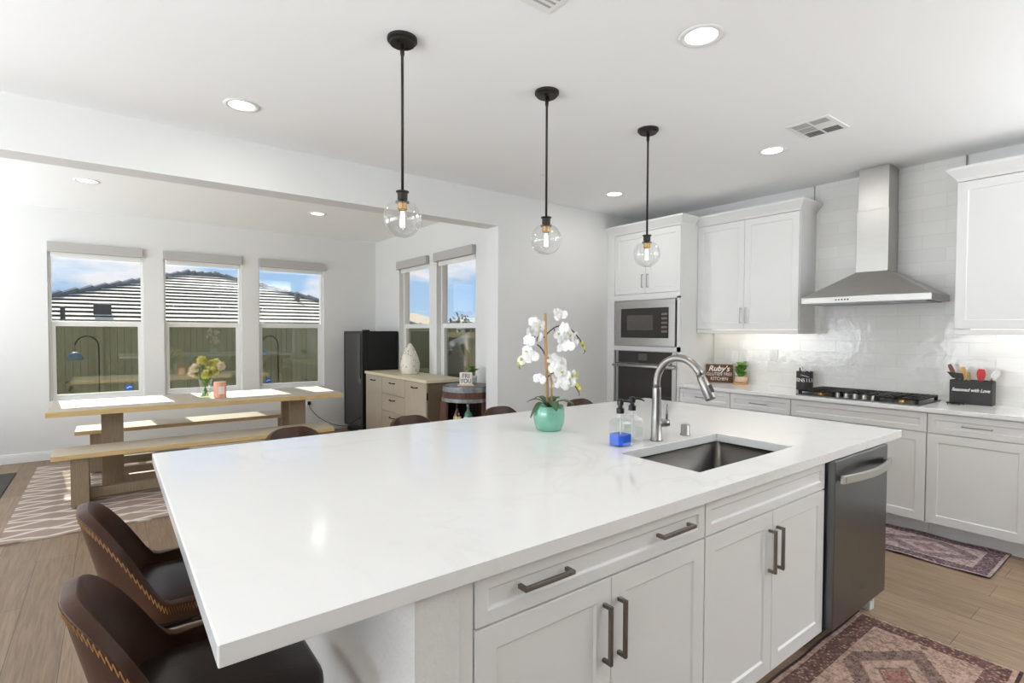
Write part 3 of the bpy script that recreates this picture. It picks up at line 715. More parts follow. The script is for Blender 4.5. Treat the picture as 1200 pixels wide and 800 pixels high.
# ------------------------------------------------------------------ counter stools
def make_stool(label):
    e = empty('counter_stool', (0, 0, 0), label, 'counter stool', 'brown leather stools around the island')
    HW, RC, FY = .224, .185, .455
    def plan(s):                                     # s in -1..1 along the U; returns x, y
        straight = FY-RC; arc = RC*math.pi/2; flat = HW-RC; tot = straight+arc+flat; q = abs(s)*tot; sg = 1 if s >= 0 else -1
        if q < flat: x, y = q, 0
        elif q < flat+arc:
            t = (q-flat)/RC; x, y = flat+RC*math.sin(t), RC-RC*math.cos(t)
        else: x, y = HW, RC+(q-flat-arc)
        return sg*x, y
    def sstep(a_, b_, v): t = max(0, min(1, (v-a_)/(b_-a_))); return t*t*(3-2*t)
    def rim(y): return .912-.262*sstep(-.02, .178, y)-.01*sstep(.25, .45, y)
    def pt(s, v, off=0):
        x, y = plan(s); zr = rim(y); zb = .600; z = zb+(zr-zb)*v
        back = 1-sstep(0, .30, y); lean = .085*back*(1-(z-zb)/.34)
        taper = 1-.04*(1-v)-.10*v*v*back
        x2, y2 = x*taper, y+lean
        nx, ny = 0, -1
        x_a, y_a = plan(min(1, s+.01)); x_b, y_b = plan(max(-1, s-.01)); tx, ty = x_a-x_b, y_a-y_b; l = math.hypot(tx, ty); nx, ny = ty/l, -tx/l
        if nx*x+ny*(y-.25) < 0: nx, ny = -nx, -ny
        return V(x2+nx*off, y2+ny*off, z)
    NS, NV = 44, 8; bm = B()
    gridv = [[bm.verts.new(pt(-1+2*i/NS, j/NV)) for j in range(NV+1)] for i in range(NS+1)]
    for i in range(NS):
        for j in range(NV): bm.faces.new((gridv[i][j], gridv[i+1][j], gridv[i+1][j+1], gridv[i][j+1]))
    sh = obj('backrest', bm, LEATH, e, local=True, smooth=True, solid=.029, bevel=.0135)
    sh.modifiers['bevel'].segments = 4
    bm = B(); zz = []
    N_ = 240
    for i in range(N_+1):
        s = -.985+1.97*i/N_; x, y = plan(s); zr = rim(y); h_ = .007 if i % 2 else .027
        zz.append(pt(s, 1-h_/(zr-.600), .0153))
    tube(bm, zz, .0013, 4, cap=False); obj('zigzag_stitching', bm, STITCH, sh, local=True, label='tan zigzag stitching')
    bm = B()                                          # seat cushion with domed top
    out = rrect(-.202, .035, .202, .485, .11, 7); c0 = V(0, .26, 0)
    prof = [(.86, .572), (.99, .577), (1.0, .592), (.99, .612), (.93, .622), (.6, .630), (.25, .632)]
    rings = [[bm.verts.new((c0.x+(x-c0.x)*k, c0.y+(y-c0.y)*k, z)) for x, y in out] for k, z in prof]
    for A, C in zip(rings, rings[1:]):
        for k in range(len(A)): bm.faces.new((A[k], A[(k+1) % len(A)], C[(k+1) % len(A)], C[k]))
    bm.faces.new(rings[-1]); bm.faces.new(rings[0][::-1])
    obj('seat', bm, LEATHS, e, local=True, smooth=True)
    for sx in (-1, 1):
        for y0_, yb in ((.06, .15), (.46, .38)):
            x = sx*.165; xf = sx*.20; bm = B()
            sgn = 1 if y0_ < .2 else -1
            pth = [(xf, y0_, 0), (xf-sx*.012, y0_+(yb-.06*sgn-y0_)*.6, .3), (x, yb-.035*sgn, .47)]
            pth += [Vector(q) for q in bez((x, yb-.03*sgn, .505), (x, yb-.022*sgn, .558), (x, yb+.05*sgn, .5605), 6)] + [(x, .265, .5605)]
            tube(bm, pth, .0105, 8); obj('leg', bm, BLACK, e, local=True, smooth=True)
    bm = B(); tube(bm, [(-.192, .43, .2), (.192, .43, .2)], .009, 8); obj('footrest', bm, BLACK, e, local=True, smooth=True)
    return e
def place_stool(o, x, y, rz): o.location = (x, y, 0); o.rotation_euler = (0, 0, rz)
st0 = make_stool('brown leather stool nearest the camera at the short end of the island')
place_stool(st0, -.082, 1.385, R(-90))
spots = [(-.080, 2.0, -90, 'brown leather stool at the island end beside the dining benches'),
         (.785, 3.03, 180, 'brown leather stool back peeking over the worktop in front of the dining bench'),
         (1.48, 3.02, 180, 'brown leather stool back peeking over the worktop in front of the sideboard'),
         (2.17, 3.02, 180, 'brown leather stool back peeking over the worktop in front of the barrel'),
         (2.93, 3.00, 180, 'brown leather stool back just showing behind the orchid pot')]
for x, y, rz, lb in spots:
    c = copy_tree(st0); place_stool(c, x, y, R(rz)); c['label'] = lb

# ------------------------------------------------------------------ kitchen wall
XF = 4.55                                            # carcass front, doors 2 cm proud at 4.53
NX = V(-1, 0, 0); UL = V(0, -1, 0)
bm = B(); bx(bm, 4.505, -.32, .885, XK-.0005, 3.172, .915)
tag(obj('wall_worktop', bm, QUARTZ, bevel=.003, origin=(4.8, 1.2, .885)), 'white quartz worktop along the tiled kitchen wall', 'countertop')
def base_unit(ya, yb, label, doors=1, drawer_handle=True):
    e = empty('base_cabinet', (4.85, (ya+yb)/2, 0), label, 'cabinet')
    bm = B(); bx(bm, XF, ya+.0008, .11, XK-.011, yb-.0008, .8845); obj('body', bm, CABW, e)
    bm = B(); bx(bm, 4.62, ya+.0008, 0, 4.64, yb-.0008, .11); obj('toe_kick', bm, CABW, e)
    w = yb-ya-.005
    d = shaker('drawer' if drawer_handle else 'false_drawer_front', (XF, yb-.0025, .743), UL, NX, w, .132, e, rail=.038)
    if drawer_handle: bar_handle((XF-.02, (ya+yb)/2, .809), UY, NX, .155, d, mt=NICKEL, w=.007)
    dw = w/doors
    for k in range(doors):
        d = shaker('door', (XF, yb-.0025-k*dw, .113), UL, NX, dw-.003, .624, e)
    return e
base_unit(-.3, .147, 'white base cabinet furthest right along the kitchen wall')
base_unit(.147, .62, 'white base cabinet second from the right along the kitchen wall')
base_unit(.62, 1.156, 'white base cabinet right of the cooktop below the utensil box')
base_unit(1.156, 2.085, 'wide white base cabinet under the gas cooktop', 2, False)
base_unit(2.085, 2.63, 'white base cabinet left of the cooktop with a nickel drawer handle')
base_unit(2.63, 3.172, 'white base cabinet next to the oven tower, below the wooden sign')

def crown(bm, xf, y0, y1, z0, xb, left=True, right=True, h=.095, out=.055):
    """crown moulding flaring out from the cabinet front xf"""
    yo0, yo1 = (y0-(out if right else 0)), (y1+(out if left else 0))
    A = [V(xb, y1, z0), V(xf, y1, z0), V(xf, y0, z0), V(xb, y0, z0)]
    M_ = [V(xb, y1+(.008 if left else 0), z0+.02), V(xf-.008, y1+(.008 if left else 0), z0+.02), V(xf-.008, y0-(.008 if right else 0), z0+.02), V(xb, y0-(.008 if right else 0), z0+.02)]
    T = [V(xb, yo1, z0+h-.018), V(xf-out, yo1, z0+h-.018), V(xf-out, yo0, z0+h-.018), V(xb, yo0, z0+h-.018)]
    T2 = [q+V(0, 0, .018) for q in T]
    rg = [[bm.verts.new(q) for q in L_] for L_ in (A, M_, T, T2)]
    for a_, b_ in zip(rg, rg[1:]):
        for k in range(4): bm.faces.new((a_[k], a_[(k+1) % 4], b_[(k+1) % 4], b_[k]))
    bm.faces.new(rg[0][::-1]); bm.faces.new(rg[-1])

# oven tower
e = empty('oven_cabinet', (4.85, 3.66, 0), 'tall white cabinet tower housing the oven and microwave', 'cabinet')
bm = B()
bx(bm, XF, 3.176, .11, XK-.0005, 4.142, .45); bx(bm, XF, 3.176, 1.835, XK-.0005, 4.142, 2.51); bx(bm, 4.763, 3.176, 2.51, XK-.0005, 4.142, 2.604)
bx(bm, XF, 3.176, .45, XK-.0005, 3.20, 1.835); bx(bm, XF, 4.03, .45, XK-.0005, 4.142, 1.835); bx(bm, XK-.04, 3.20, .45, XK-.0005, 4.03, 1.835)
bx(bm, XF, 3.20, 1.235, XK-.04, 4.03, 1.28); bx(bm, XF-.02, 4.037, .11, XF, 4.142, 2.51)
bx(bm, XF-.02, 3.176, 1.235, XF, 4.037, 1.285); bx(bm, XF-.02, 3.176, 1.78, XF, 4.037, 1.842); bx(bm, XF-.02, 3.176, .45, XF, 3.21, 1.8)
obj('body', bm, CABW, e)
bm = B(); bx(bm, 4.62, 3.18, 0, 4.64, 4.14, .11); obj('toe_kick', bm, CABW, e)
bm = B(); crown(bm, XF-.02, 3.176, 4.142, 2.51, 4.762, left=False); obj('crown_moulding', bm, CABW, e)
shaker('drawer', (XF, 4.034, .115), UL, NX, .856, .33, e)
for k in range(2):
    d = shaker('door', (XF, 4.034-k*.4295, 1.848), UL, NX, .4265, .655, e)
    bar_handle((XF-.02, 3.605+(.033 if k == 0 else -.033), 1.978), UZ, NX, .14, d, mt=NICKEL, w=.007)

e = empty('microwave', (4.7, 3.61, 1.285), 'built-in steel framed microwave above the wall oven', 'microwave')
bm = B(); bx(bm, 4.53, 3.24, 1.30, 4.95, 3.98, 1.76); obj('body', bm, BLKPL, e)
O = V(4.529, 3.996, 1.288); bm = B()
def rfront(bm, O, w, h, i0, i1, t):                 # frame ring facing -X
    q = lambda u, z, c: bm.verts.new(O+UL*u+UZ*z+NX*c)
    ro = [q(0, 0, 0), q(w, 0, 0), q(w, h, 0), q(0, h, 0)]; rf = [q(0, 0, t), q(w, 0, t), q(w, h, t), q(0, h, t)]
    ri = [q(i0, i1, t), q(w-i0, i1, t), q(w-i0, h-i1, t), q(i0, h-i1, t)]; rb = [q(i0, i1, 0), q(w-i0, i1, 0), q(w-i0, h-i1, 0), q(i0, h-i1, 0)]
    for A, C in ((ro, rf), (rf, ri), (ri, rb), (rb, ro)):
        for k in range(4): bm.faces.new((A[k], A[(k+1) % 4], C[(k+1) % 4], C[k]))
rfront(bm, O, .776, .486, .072, .085, .024); obj('trim_frame', bm, STEEL, e, bevel=.002)
bm = B(); bx(bm, 4.512, 3.293, 1.374, 4.5285, 3.923, 1.688); dr = obj('door', bm, BLKGL, e, bevel=.002)
bm = B(); bx(bm, 4.5105, 3.49, 1.455, 4.5118, 3.84, 1.615); obj('door_window', bm, mat('microwave_window', (86, 82, 78), .15, var=.05), dr)
bm = B()
for k in range(5): bx(bm, 4.5108, 3.312, 1.43+.045*k, 4.5118, 3.385, 1.452+.045*k)
obj('button', bm, mat('keypad', (104, 98, 92), .4), dr)

e = empty('wall_oven', (4.7, 3.6, .46), 'built-in wall oven with black glass door and steel handle', 'oven')
bm = B(); bx(bm, 4.531, 3.215, .47, 4.95, 4.02, 1.23); obj('body', bm, BLKPL, e)
bm = B(); bx(bm, 4.512, 3.205, 1.098, 4.5305, 3.993, 1.233); pn = obj('control_panel', bm, STEEL, e, bevel=.002)
bm = B(); bx(bm, 4.5095, 3.25, 1.103, 4.5117, 3.955, 1.228); obj('control_glass', bm, BLKGL, pn)
bm = B(); bx(bm, 4.5085, 3.56, 1.135, 4.5093, 3.675, 1.205); obj('display', bm, mat('dim_display', (84, 80, 76), .2), pn)
bm = B(); bx(bm, 4.512, 3.205, .475, 4.5305, 3.993, 1.09); dr = obj('door', bm, STEEL, e, bevel=.002)
bm = B(); bx(bm, 4.5095, 3.25, .53, 4.5117, 3.955, 1.06); obj('door_glass', bm, BLKGL, dr)
bm = B(); tube(bm, [(4.468, 4.0, 1.073), (4.468, 3.195, 1.073)], .014, 12)
for y in (3.97, 3.225): tube(bm, [(4.5125, y, 1.073), (4.468, y, 1.073)], .009, 8)
obj('handle', bm, STEEL, dr, smooth=True)

# wall cabinets
def wall_cab(y0, y1, label, nd, left=True, right=True):
    XU = 4.84
    e = empty('wall_cabinet', (5.0, (y0+y1)/2, 1.425), label, 'cabinet')
    bm = B(); bx(bm, XU, y0, 1.465, XK-.0145, y1, 2.51); obj('body', bm, CABW, e)
    bm = B(); bx(bm, XU-.02, y0, 1.425, XU, y1, 1.462); bx(bm, XU, y0, 1.425, XK-.0145, y0+.018, 1.4645); bx(bm, XU, y1-.018, 1.425, XK-.0145, y1, 1.4645); obj('light_rail', bm, CABW, e, bevel=.002)
    bm = B(); crown(bm, XU-.02, y0, y1, 2.51, XK-.0145, left, right); obj('crown_moulding', bm, CABW, e)
    w = (y1-y0-.003)/nd
    for k in range(nd):
        d = shaker('door', (XU, y1-.0015-k*w, 1.468), UL, NX, w-.003, 1.036, e)
        if nd == 2:
            bar_handle((XU-.02, (y0+y1)/2+(.026 if k == 0 else -.026), 1.597), UZ, NX, .145, d, mt=NICKEL, w=.007)
    bm = B(); bx(bm, 5.02, y0+.05, 1.452, 5.045, y1-.05, 1.4645); obj('light_strip', bm, UCAB, e, label='lit under-cabinet strip')
    l = bpy.data.lights.new('under_cabinet_lamp', 'AREA'); l.shape = 'RECTANGLE'; l.size = .04; l.size_y = (y1-y0)-.1; l.energy = .5; l.color = (1, .93, .84)
    lo = bpy.data.objects.new('under_cabinet_lamp', l); COL.objects.link(lo); lo.location = (5.03, (y0+y1)/2, 1.448)
wall_cab(2.165, 3.174, 'white two-door wall cabinet left of the range hood', 2, left=False)
wall_cab(.05, 1.088, 'white wall cabinet right of the range hood', 1)

# range hood
e = empty('range_hood', (4.9, 1.64, 1.675), 'stainless steel chimney range hood above the cooktop', 'range hood')
HX0, HX1, HY0, HY1 = 4.70, XK-.0135, 1.19, 2.09
bm = B(); bx(bm, HX0, HY0, 1.678, HX1, HY1, 1.727); lip = obj('lip', bm, STEEL, e, bevel=.002)
bm = B()
A = [bm.verts.new(q) for q in ((HX0, HY0, 1.727), (HX1, HY0, 1.727), (HX1, HY1, 1.727), (HX0, HY1, 1.727))]
C_ = [bm.verts.new(q) for q in ((4.915, 1.53, 1.932), (HX1, 1.53, 1.932), (HX1, 1.757, 1.932), (4.915, 1.757, 1.932))]
for k in range(4): bm.faces.new((A[k], A[(k+1) % 4], C_[(k+1) % 4], C_[k]))
bm.faces.new(C_); bm.faces.new(A[::-1]); obj('canopy', bm, STEEL, e, bevel=.002)
bm = B(); bx(bm, 4.915, 1.53, 1.932, HX1, 1.757, 2.43); obj('lower_chimney', bm, STEEL, e, bevel=.002)
bm = B(); bx(bm, 4.922, 1.536, 2.43, HX1, 1.751, ZC-.001); obj('upper_chimney', bm, STEEL, e, bevel=.002)
bm = B()
for k in range(5): tube(bm, [(HX0-.004, 1.82-.022*k, 1.703), (HX0+.001, 1.82-.022*k, 1.703)], .006, 8)
obj('button', bm, BLKPL, lip)
bm = B(); bx(bm, HX0+.03, HY0+.04, 1.670, HX1-.03, HY1-.04, 1.6775); obj('filter', bm, STEELD, e)

# cooktop
e = empty('gas_cooktop', (4.85, 1.66, .9152), 'black gas cooktop with cast grates and steel knobs', 'cooktop')
CX0, CX1, CY0_, CY1_ = 4.56, 5.06, 1.21, 2.06
bm = B(); bx(bm, CX0, CY0_, .9152, CX1, CY1_, .923); obj('plate', bm, STEELD, e, bevel=.003)
gw = (CY1_-CY0_-.02)/3
for gi in range(3):
    ya, yb = CY0_+.01+gi*gw+.003, CY0_+.01+(gi+1)*gw-.003
    bm = B(); xa, xb = CX0+.02, CX1-.02; z0g, z1g = .948, .960
    if gi == 1: xa = CX0+.12
    for x in (xa, (xa+xb)/2-.006, xb-.012): bx(bm, x, ya, z0g, x+.012, yb, z1g)
    for y in (ya, (ya+yb)/2-.006, yb-.012): bx(bm, xa, y, z0g, xb, y+.012, z1g)
    for i in range(1, 8): bx(bm, xa, ya+(yb-ya)*i/8-.005, z0g+.002, xb, ya+(yb-ya)*i/8+.005, z1g)
    for x in (xa, xb-.02):
        for y in (ya, yb-.02): bx(bm, x, y, .9232, x+.02, y+.02, z0g)
    obj('grate', bm, BLACK, e)
for x, y in ((4.72, 1.35), (4.93, 1.35), (4.85, 1.635), (4.72, 1.92), (4.93, 1.92)):
    bm = B(); lathe(bm, [(.05, .9235), (.05, .930), (.035, .932), (.035, .940), (.02, .942)], (x, y, 0), 20); obj('burner', bm, BRASS, e, smooth=False)
for i in range(5):
    bm = B(); c = V(4.615, 1.76-.062*i, .9235)
    lathe(bm, [(.021, 0), (.021, .006), (.016, .008), (.015, .030), (.012, .033)], c, 16); obj('knob', bm, STEEL, e, smooth=False)

# things on the kitchen worktop
def facing(ang): return V(math.cos(ang), math.sin(ang), 0)
SO = V(4.965, 3.155, .916); SU = V(.52, -.854, 0).normalized(); SN = V(-.854, -.52, 0).normalized()
e = empty('kitchen_sign', SO, 'stained wood kitchen sign with white lettering beside the oven tower', 'sign')
bm = B(); obox(bm, SO, SU, UZ, -SN, .262, .188, .018); obj('board', bm, SIGNW, e, bevel=.003)
text('lettering', "Ruby's", .078, SO+SU*.125+UZ*.142+SN*.0015, SU, SN, WHITET, e, shear=.3, bold=.0016)
text('lettering', 'GLUTEN FREE', .047, SO+SU*.131+UZ*.085+SN*.0015, SU, SN, WHITET, e, sx=.86)
text('lettering', 'KITCHEN', .047, SO+SU*.131+UZ*.037+SN*.0015, SU, SN, WHITET, e, sx=.86)
PP = V(5.05, 2.815, .9272)
e = empty('potted_plant', PP, 'small leafy plant in a blush pot on a wooden saucer beside the wooden sign', 'plant')
bm = B(); lathe(bm, [(.062, .9152), (.068, .918), (.068, .927), (0, .927)], (PP.x, PP.y, 0), 24); obj('saucer', bm, WOODL, e)
bm = B(); lathe(bm, [(.04, .9275), (.055, .942), (.061, .965), (.056, .994), (.05, .994), (.05, .985), (0, .985)], (PP.x, PP.y, 0), 20); obj('pot', bm, PINKPOT, e, smooth=True)
bm = B()
for k in range(30):
    t = random.uniform(0, 6.28); rr = random.uniform(.03, .105); z = random.uniform(.99, 1.11)
    b_ = V(PP.x+.3*rr*math.cos(t), PP.y+.3*rr*math.sin(t), z-.02); leaf(bm, b_, V(PP.x+rr*math.cos(t), PP.y+rr*math.sin(t), z+random.uniform(-.01, .045)), .046, .010, 5)
for k in range(7):
    t = k*.9; tube(bm, [(PP.x, PP.y, .975), (PP.x+.03*math.cos(t), PP.y+.03*math.sin(t), 1.06)], .003, 5)
obj('foliage', bm, GREEN, e, smooth=True)
KC = V(5.03, 2.195, .9152)
e = empty('utensil_crock', KC, 'black round utensil tin with white lettering left of the cooktop', 'utensil holder')
bm = B(); lathe(bm, [(.066, .9152), (.068, .918), (.068, 1.083), (.063, 1.083), (.063, .93), (0, .93)], (KC.x, KC.y, 0), 28); obj('tin', bm, CHARC, e, smooth=False)
kn = V(-.90, -.43, 0).normalized(); ku = V(.43, -.90, 0).normalized()
word = 'UTENSILS'
for i, ch in enumerate(word):
    th = (i-4.4)*.36; nn = kn*math.cos(th)+ku*math.sin(th); uu = ku*math.cos(th)-kn*math.sin(th)
    text('lettering', ch, .044, V(KC.x, KC.y, 1.005)+nn*.0695, uu, nn, WHITET, e)
bm = B(); tube(bm, [V(KC.x, KC.y, 1.045)+(kn*math.cos(t)+ku*math.sin(t))*.0695 + UZ*(-.02*t) for t in (-.5, -.3, -.1, .1, .3, .5)], .002, 5); obj('arrow_mark', bm, WHITET, e)
for k, (dx, dy, h_, mt_, nm) in enumerate(((-.03, .03, 1.118, CHARC, 'black handled utensil at the back of the round tin'), (.0, .02, 1.125, STEEL, 'steel whisk handle standing in the round tin'), (-.02, -.01, 1.105, STEEL, 'short steel handle standing in the round tin'), (.02, -.035, 1.12, VINYL, 'white handle leaning out of the round tin'))):
    bm = B(); tube(bm, [(KC.x+dx*.3, KC.y+dy*.3, .932), (KC.x+dx, KC.y+dy, h_-.01), (KC.x+dx*1.05, KC.y+dy*1.05, h_)], [.005, .007, .004], 8)
    tag(obj('utensil', bm, mt_, smooth=True, origin=(KC.x, KC.y, .932)), nm, 'utensil', 'utensils in the round tin')

BO = V(4.975, 1.14, .9152)
e = empty('utensil_box', BO+V(.05, -.12, 0), 'black rectangular utensil box with script lettering right of the cooktop', 'utensil holder')
bm = B(); w_b, d_b, h_b = .24, .105, .175; x0, x1, y1, y0 = BO.x, BO.x+d_b, BO.y, BO.y-w_b
bx(bm, x0, y0, .9152, x1, y1, .922); bx(bm, x0, y0, .922, x0+.008, y1, 1.09); bx(bm, x1-.008, y0, .922, x1, y1, 1.09); bx(bm, x0+.008, y0, .922, x1-.008, y0+.008, 1.09); bx(bm, x0+.008, y1-.008, .922, x1-.008, y1, 1.09)
obj('box', bm, CHARC, e)
text('lettering', 'Seasoned with Love', .034, V(x0-.0015, (y0+y1)/2, 1.02), UL, NX, WHITET, e, shear=.35, sx=.78, bold=.0006)
xm = (x0+x1)/2
def paddle(bm, base, tip, w, t=.006, hl=.5):
    b_, q = Vector(base), Vector(tip); d = (q-b_); L_ = d.length; d.normalize(); s = d.cross(NX).normalized(); nn = s.cross(d)
    tube(bm, [b_, b_+d*L_*hl], .006, 8); prof = []
    for i in range(9):
        k = i/8; ww = w/2*(math.sin(math.pi*(.12+.80*k))**.5)*(.75+.3*k); prof.append((b_+d*L_*(hl-.02+(1.02-hl)*k), ww))
    rows = [[bm.verts.new(c+s*ww*i_+nn*t*j_) for i_, j_ in ((-1, -.5), (1, -.5), (1, .5), (-1, .5))] for c, ww in prof]
    for A, C in zip(rows, rows[1:]):
        for k in range(4): bm.faces.new((A[k], A[(k+1) % 4], C[(k+1) % 4], C[k]))
    bm.faces.new(rows[0][::-1]); bm.faces.new(rows[-1])
for nm, base, tip, w, mt_, lb, hl in (('silicone_spatula', (xm-.01, .975, .925), (xm-.01, .97, 1.175), .056, RED, 'red spatula standing in the black utensil box', .68),
        ('wooden_spatula', (xm, 1.07, .925), (xm, 1.075, 1.185), .04, WOODL, 'light wooden spatula standing in the black utensil box', .6),
        ('wooden_spoon', (xm+.02, 1.05, .925), (xm+.02, 1.162, 1.20), .032, WOODD, 'dark wooden spoon leaning left behind the black turner', .72),
        ('wooden_fork', (xm+.01, 1.04, .925), (xm+.01, 1.045, 1.15), .022, BAMBOO, 'thin bamboo fork beside the light wooden spatula', .6),
        ('serving_spoon', (xm+.012, 1.012, .925), (xm+.012, .882, 1.165), .05, NICKEL, 'steel serving spoon leaning right out of the black utensil box', .78)):
    bm = B(); paddle(bm, base, tip, w, hl=hl); tag(obj(nm, bm, mt_, origin=base), lb, 'utensil')
bm = B(); tx = xm-.012
for pl, x0_, x1_ in (([(1.168, 1.146), (1.075, 1.137), (1.066, 1.10), (1.10, 1.094), (1.135, 1.104)], tx-.004, tx+.004), ([(1.085, 1.12), (1.071, 1.12), (1.055, .927), (1.067, .927)], tx-.0035, tx+.0035)):
    A = [bm.verts.new((x0_, y, z)) for y, z in pl]; C_ = [bm.verts.new((x1_, y, z)) for y, z in pl]; bm.faces.new(A); bm.faces.new(C_[::-1])
    for k in range(len(pl)): bm.faces.new((A[k], A[(k+1) % len(pl)], C_[(k+1) % len(pl)], C_[k]))
tag(obj('slotted_turner', bm, CHARC, origin=(tx, 1.06, .927)), 'black turner leaning left out of the black utensil box', 'utensil')
bm = B(); c = V(4.90, 1.085, .9152)
for rr in (.05, .034, .018): tube(bm, [(c.x+.8*rr*math.cos(t), c.y+rr*1.1*math.sin(t), .926) for t in [i*math.pi/10 for i in range(21)]], .003, 6, cap=False)
for k in range(4):
    t = k*math.pi/2+.6; tube(bm, [(c.x+.036*math.cos(t), c.y+.05*math.sin(t), .9153), (c.x+.036*math.cos(t), c.y+.05*math.sin(t), .926), (c.x, c.y, .926)], .003, 6)
tag(obj('trivet', bm, BLACK, origin=c), 'black wire trivet lying in front of the utensil box', 'trivet')
for y, z, lb in ((2.93, 1.187, 'white switch plate on the tile behind the wooden sign'), (2.845, 1.2, 'white outlet plate on the tile above the potted plant'), (2.53, 1.215, 'white outlet plate on the tile under the two-door wall cabinet')):
    e = empty('outlet_plate', (XK-.01, y, z), lb, 'outlet', 'cover plates on the backsplash')
    bm = B(); bx(bm, XK-.0165, y-.036, z-.058, XK-.0105, y+.036, z+.058); obj('plate', bm, TRIMW, e, bevel=.002)
    bm = B(); bx(bm, XK-.0185, y-.016, z-.034, XK-.0167, y+.016, z+.034); obj('receptacle', bm, VINYL, e, bevel=.001)

# ------------------------------------------------------------------ ceiling fittings
def pendant(x, y, label):
    e = empty('pendant_light', (x, y, ZC), label, 'pendant light', 'glass globe pendants over the island')
    bm = B(); lathe(bm, [(.068, ZC-.0005), (.068, ZC-.014), (.058, ZC-.018), (.058, ZC-.026), (.054, ZC-.029), (.0, ZC-.029)], (x, y, 0), 28); cp = obj('canopy', bm, BRONZE, e, smooth=False)
    for t in (.5, .5+math.pi):
        bm = B(); lathe(bm, [(.006, ZC-.037), (.006, ZC-.0285)], (x+.036*math.cos(t), y+.036*math.sin(t), 0), 8); obj('screw', bm, BLKPL, cp)
    bm = B(); tube(bm, [(x, y, ZC-.03), (x, y, ZC-.07), (x, y, ZC-.085), (x, y, 2.075)], [.010, .010, .0065, .0065], 10); obj('rod', bm, BRONZE, e, smooth=True)
    bm = B(); lathe(bm, [(.0, 2.078), (.030, 2.078), (.030, 2.073), (.0235, 2.070), (.0235, 2.036), (.031, 2.032), (.031, 2.025), (.02, 2.024)], (x, y, 0), 20); obj('socket_cup', bm, BRONZE, e)
    bm = B(); lathe(bm, [(.022, 2.024), (.022, 1.996), (.019, 1.992)], (x, y, 0), 18); obj('lamp_holder', bm, BRASS, e)
    bm = B(); prof = []
    for k in range(15):
        t = R(18+k*162/14); prof.append((.088*math.sin(t), 1.953+.088*math.cos(t)))
    lathe(bm, prof, (x, y, 0), 32, cap0=False); obj('globe', bm, GLOBE, e, smooth=True)
    bm = B(); lathe(bm, [(.013, 1.994), (.019, 1.975), (.021, 1.955), (.017, 1.925), (.008, 1.905), (.002, 1.90)], (x, y, 0), 16); bl = obj('bulb', bm, GLOBE, e, smooth=True)
    bm = B()
    for t in range(4): tube(bm, [(x+.006*math.cos(t*1.57), y+.006*math.sin(t*1.57), 1.985), (x+.010*math.cos(t*1.57), y+.010*math.sin(t*1.57), 1.915)], .003, 6)
    obj('filament', bm, FILA, bl, label='lit filament')
pendant(1.083, 2.26, 'clear globe pendant nearest the dining nook opening')
pendant(1.962, 2.26, 'clear globe pendant hanging above the orchid')
pendant(2.849, 2.26, 'clear globe pendant nearest the oven tower')
def can(x, y, label):
    e = empty('recessed_light', (x, y, ZC), label, 'ceiling light', 'round recessed ceiling lights')
    bm = B(); lathe(bm, [(.098, ZC-.0005), (.095, ZC-.006), (.072, ZC-.004), (.070, ZC-.0006)], (x, y, 0), 32, False, False); obj('trim_ring', bm, TRIMW, e, smooth=True)
    bm = B(); lathe(bm, [(.070, ZC-.0006), (.070, ZC-.0025), (.0, ZC-.0035)], (x, y, 0), 32); obj('lens', bm, LENS, e, label='lit white lens')
    l = bpy.data.lights.new('downlight_lamp', 'AREA'); l.shape = 'DISK'; l.size = .13; l.energy = .6 if y > 5 else 2.9; l.color = (1, .97, .93)
    lo = bpy.data.objects.new('downlight_lamp', l); COL.objects.link(lo); lo.location = (x, y, ZC-.012)
for x, y, lb in ((.64, 3.509, 'recessed ceiling light left of the first pendant near the nook beam'), (2.147, 1.41, 'large recessed ceiling light right of the middle pendant, nearest the camera'),
                 (3.898, 1.958, 'recessed ceiling light below the white ceiling vent'), (3.915, 3.503, 'recessed ceiling light left of the pendant by the oven tower'),
                 (-.148, 6.123, 'recessed ceiling light in the nook above the leftmost window'), (1.903, 6.177, 'recessed ceiling light in the nook above the third window')): can(x, y, lb)
def vent(x0, y0, x1, y1, label, along):
    e = empty('ceiling_vent', ((x0+x1)/2, (y0+y1)/2, ZC), label, 'vent')
    bm = B(); bx(bm, x0, y0, ZC-.008, x1, y1, ZC-.0005); obj('frame', bm, TRIMW, e, bevel=.003)
    dk = mat('vent_slot', (110, 110, 108), .7); lt = mat('vent_slot_light', (176, 176, 173), .7)
    if along == 'four':
        fx = lambda t: x0+(x1-x0)*t
        fy = lambda t: y0+(y1-y0)*t
        for a0, a1, b0, b1, mt_ in ((.64, .93, .53, .9, dk), (.64, .93, .1, .47, dk), (.33, .6, .53, .9, lt), (.06, .3, .53, .9, lt), (.06, .3, .1, .47, lt)):
            bm = B(); n = 6
            for k in range(n):
                t0 = a0+(a1-a0)*k/n; bx(bm, fx(t0+.006), fy(b0), ZC-.0095, fx(t0+(a1-a0)/n-.012), fy(b1), ZC-.0082)
            obj('louver', bm, mt_, e)
    else:
        for k in range(9):
            t0 = y0+.02+(y1-y0-.04)*k/9; bm = B(); bx(bm, x0+.025, t0, ZC-.0095, x1-.025, t0+.012, ZC-.0082); obj('louver', bm, lt, e)
vent(3.52, 1.425, 3.84, 1.685, 'white four-way ceiling vent above the range hood side', 'four')
vent(1.18, 1.40, 1.484, 1.705, 'white slotted ceiling vent cut off by the top of the view', 'slots')
bm = B(); lathe(bm, [(.04, ZC-.0005), (.04, ZC-.005), (.036, ZC-.007), (0, ZC-.007)], (2.957, 3.444, 0), 24)
tag(obj('sprinkler_cover', bm, TRIMW, origin=(2.957, 3.444, ZC)), 'small white round sprinkler cover on the ceiling behind the middle pendant', 'sprinkler cover')

